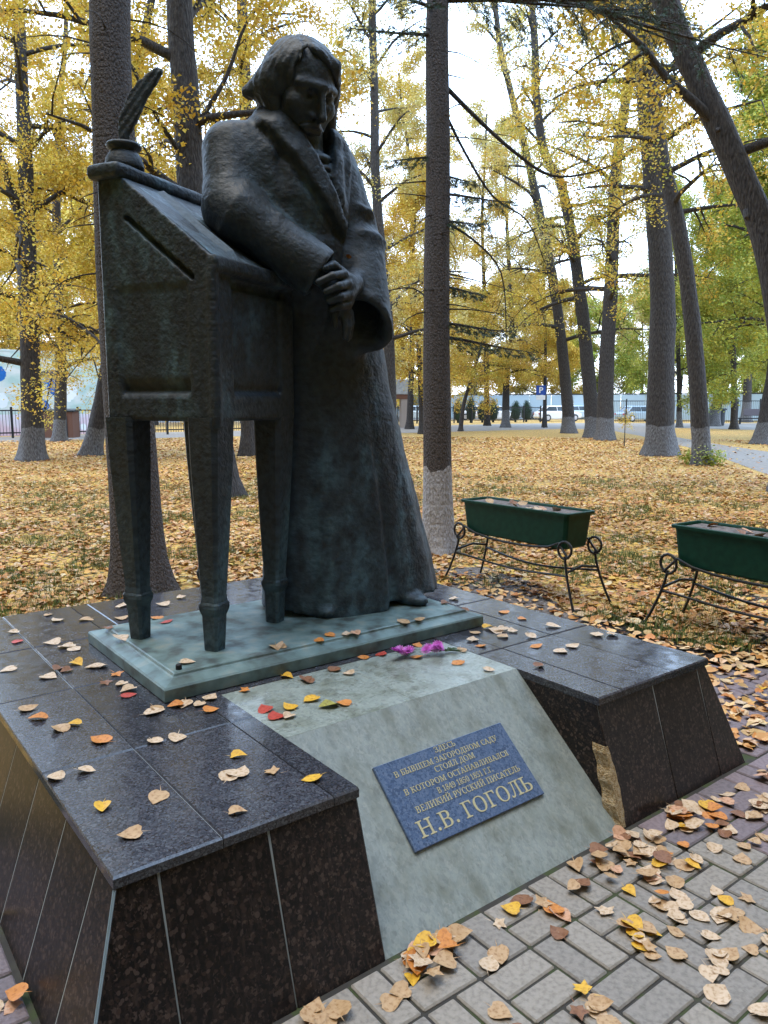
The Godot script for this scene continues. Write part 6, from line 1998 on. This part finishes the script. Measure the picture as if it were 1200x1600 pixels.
	while placed < 80000 and tries < 300000:
		tries += 1
		var d := 3.6 + 34.0 * pow(r.randf(), 1.7)
		var a := deg_to_rad(37.5) + r.randf_range(-0.56, 0.56)
		var p := Vector3(sin(a) * d, 0, -cos(a) * d)
		if p.x > 0.30 and p.x < 3.36 and p.z > -4.60 and p.z < -1.45: continue
		if p.z > -1.6 and p.x < 3.5: continue
		var n := patch.get_noise_2d(p.x, p.z)
		var dens := 0.62 + 0.8 * n
		var bare := p.x > 3.0 and p.x < 4.9 and p.z > -4.9
		if bare: dens = 0.20
		elif d < 10.0 and p.x > 4.6: dens = 0.5 + 0.9 * n
		if p.z > -2.2 and p.x < 6.5 and p.x > 3.0: dens = 0.10
		if r.randf() > dens: continue
		# keep the path mostly clear
		var onpath := false
		if p.x > 12.0:
			var t := (p.x - 14.0) / 20.0
			var zc := lerpf(-6.0, -23.2, clampf(t, 0, 1.3))
			if p.z > zc + 0.3 and p.z < zc + 7.5 * clampf(1.35 - t * 0.9, 0.15, 1.0): onpath = true
		if onpath and r.randf() > 0.06: continue
		var q := r.randi() % 4
		var c: Color = tones[r.randi() % tones.size()]
		if bare or p.z > -2.2: c = [tones[2], tones[5], tones[1], tones[6]][r.randi() % 4]
		var s := r.randf_range(0.045, 0.085) * (1.0 if d < 14.0 else 1.0 + (d - 14.0) * 0.02)
		var tilt := 0.35
		xs[q].append(Transform3D(Basis.from_euler(Vector3(r.randf_range(-tilt, tilt), r.randf() * TAU, r.randf_range(-tilt, tilt))) * Basis.from_scale(Vector3.ONE * s), p + Vector3(0, 0.004 + r.randf() * 0.022, 0)))
		cs[q].append(jitter(c, 0.25, r))
		placed += 1
	for q in 4: many(self, "leaf_litter", lm[q], M.ground_leaf, xs[q], cs[q])
	# grass showing through
	var gb := MB.new()
	for k in 9:
		var a := r.randf() * TAU
		var o := Vector3(r.randfn(0, 0.02), 0, r.randfn(0, 0.02))
		var tip := o + Vector3(cos(a) * 0.035, r.randf_range(0.05, 0.10), sin(a) * 0.035)
		var w := Vector3(-sin(a), 0, cos(a)) * 0.003
		gb.tri(o - w, o + w, tip)
	var gx := []
	var gc := []
	tries = 0
	while gx.size() < 9000 and tries < 60000:
		tries += 1
		var d := 4.2 + 13.0 * pow(r.randf(), 1.4)
		var a := deg_to_rad(37.5) + r.randf_range(-0.56, 0.56)
		var p := Vector3(sin(a) * d, 0, -cos(a) * d)
		if p.x > 0.30 and p.x < 3.36 and p.z > -4.65: continue
		if p.x < 4.6 and p.z > -5.0 and r.randf() > 0.02: continue
		if p.z > -2.4: continue
		if patch.get_noise_2d(p.x + 30.0, p.z) < 0.02: continue
		gx.append(Transform3D(Basis(Vector3.UP, r.randf() * TAU) * Basis.from_scale(Vector3.ONE * r.randf_range(0.6, 1.2)), p))
		gc.append(jitter(Color(0.10, 0.14, 0.03), 0.4, r))
	many(self, "grass", gb.done(), M.ground_leaf, gx, gc)

func flower_bunch(at: Vector3, turn: float, label: String, heads: int, sd: int) -> void:
	var f := thing("flower_bunch", label, "flowers", at, turn, "flowers laid before the statue")
	var r := RandomNumberGenerator.new()
	r.seed = sd
	for k in heads:
		var c := Vector3(r.randfn(0, 0.042), 0.024 + r.randf() * 0.022, r.randfn(0, 0.026))
		var st := MB.new()
		st.tube([c, Vector3(c.x * 0.4 + 0.05, 0.012, c.z * 0.4 - 0.02), Vector3(0.12 + r.randf() * 0.03, 0.006, -0.03 + r.randfn(0, 0.012))], [0.002, 0.002, 0.0015], 5)
		for q in 4:
			var o := Vector3(0.03 + 0.02 * q, 0.012, -0.01 - r.randf() * 0.02)
			st.tri(o, o + Vector3(0.012, 0.008, r.randf_range(-0.02, 0.02)), o + Vector3(0.028, 0.006, r.randf_range(-0.01, 0.01)))
		piece(f, "stem", st.done(), M.stalk)
		var b := MB.new()
		var ax := Vector3(r.randf_range(-0.6, 0.6), 1.0, r.randf_range(0.0, 0.9)).normalized()
		var u := ax.cross(Vector3.RIGHT).normalized()
		var w := ax.cross(u)
		for ring in 3:
			var m := 13 - ring * 3
			for j in m:
				var a := TAU * (j + 0.5 * ring) / m
				var d := u * cos(a) + w * sin(a)
				var len := 0.029 - 0.005 * ring
				var up := 0.15 + 0.45 * ring
				var t := c + (d + ax * up).normalized() * len
				var sd2 := d.cross(ax) * 0.0035
				b.tri(c, c + (d + ax * up).normalized() * len * 0.7 - sd2, t)
				b.tri(c, t, c + (d + ax * up).normalized() * len * 0.7 + sd2)
		piece(f, "blossom", b.done(), M.petal if r.randf() < 0.6 else M.petal2)

func _ready() -> void:
	# camera
	var cam := Camera3D.new()
	cam.name = "camera"
	cam.fov = rad_to_deg(2.0 * atan(800.0 / 1200.0))
	cam.position = Vector3(0, 1.6, 0)
	cam.rotation = Vector3(deg_to_rad(-8.0), deg_to_rad(-37.5), 0)
	cam.near = 0.05
	cam.far = 900.0
	add_child(cam)
	# overcast sky
	var env := Environment.new()
	env.background_mode = Environment.BG_SKY
	var sky := Sky.new()
	var sm := ProceduralSkyMaterial.new()
	sm.sky_top_color = Color(0.73, 0.85, 1.0)
	sm.sky_horizon_color = Color(0.90, 0.945, 1.0)
	sm.sky_curve = 0.12
	sm.sky_energy_multiplier = 1.75
	sm.ground_bottom_color = Color(0.3, 0.27, 0.2)
	sm.ground_horizon_color = Color(0.8, 0.82, 0.85)
	sky.sky_material = sm
	env.sky = sky
	env.tonemap_mode = Environment.TONE_MAPPER_LINEAR
	env.tonemap_exposure = 1.6
	env.sdfgi_enabled = true
	env.ssao_enabled = true
	env.ssil_enabled = true
	var we := WorldEnvironment.new()
	we.name = "world"
	we.environment = env
	add_child(we)
	var sun := DirectionalLight3D.new()
	sun.name = "sun"
	sun.light_energy = 0.5
	sun.light_angular_distance = 30.0
	sun.light_color = Color(1.0, 0.98, 0.95)
	sun.rotation = Vector3(deg_to_rad(-76), deg_to_rad(-110), 0)
	sun.shadow_enabled = true
	add_child(sun)
	rng.seed = 99
	var t0 := Time.get_ticks_msec()
	make_materials()
	M_cl = [cluster_mesh(1, 9, 0.22, 0.085), cluster_mesh(2, 9, 0.23, 0.082), cluster_mesh(3, 10, 0.21, 0.078)]
	make_ground()
	make_pavement()
	make_plinth()
	make_plaque()
	print("plinth ", Time.get_ticks_msec() - t0)
	make_statue()
	print("statue ", Time.get_ticks_msec() - t0)
	make_planter(Vector3(4.875, 0, -4.40), 0.0, "green plastic planter box on its stand beside the whitewashed spruce foot", "black wrought iron stand under the planter box nearer the statue")
	make_planter(Vector3(5.03, 0, -2.42), deg_to_rad(-3), "green plastic planter box cut by the right edge of the picture", "black wrought iron stand under the planter box at the right edge")
	make_far()
	make_trees()
	print("trees ", Time.get_ticks_msec() - t0)
	flower_bunch(Vector3(2.06, 0.482, -2.545), 0.3, "bunch of magenta asters left of a yellow leaf, before the bronze plate", 7, 1)
	flower_bunch(Vector3(2.20, 0.482, -2.50), -0.4, "bunch of violet pink asters with dark stems, the one nearer the right wing", 6, 2)
	make_leaves()
	print("all ", Time.get_ticks_msec() - t0)
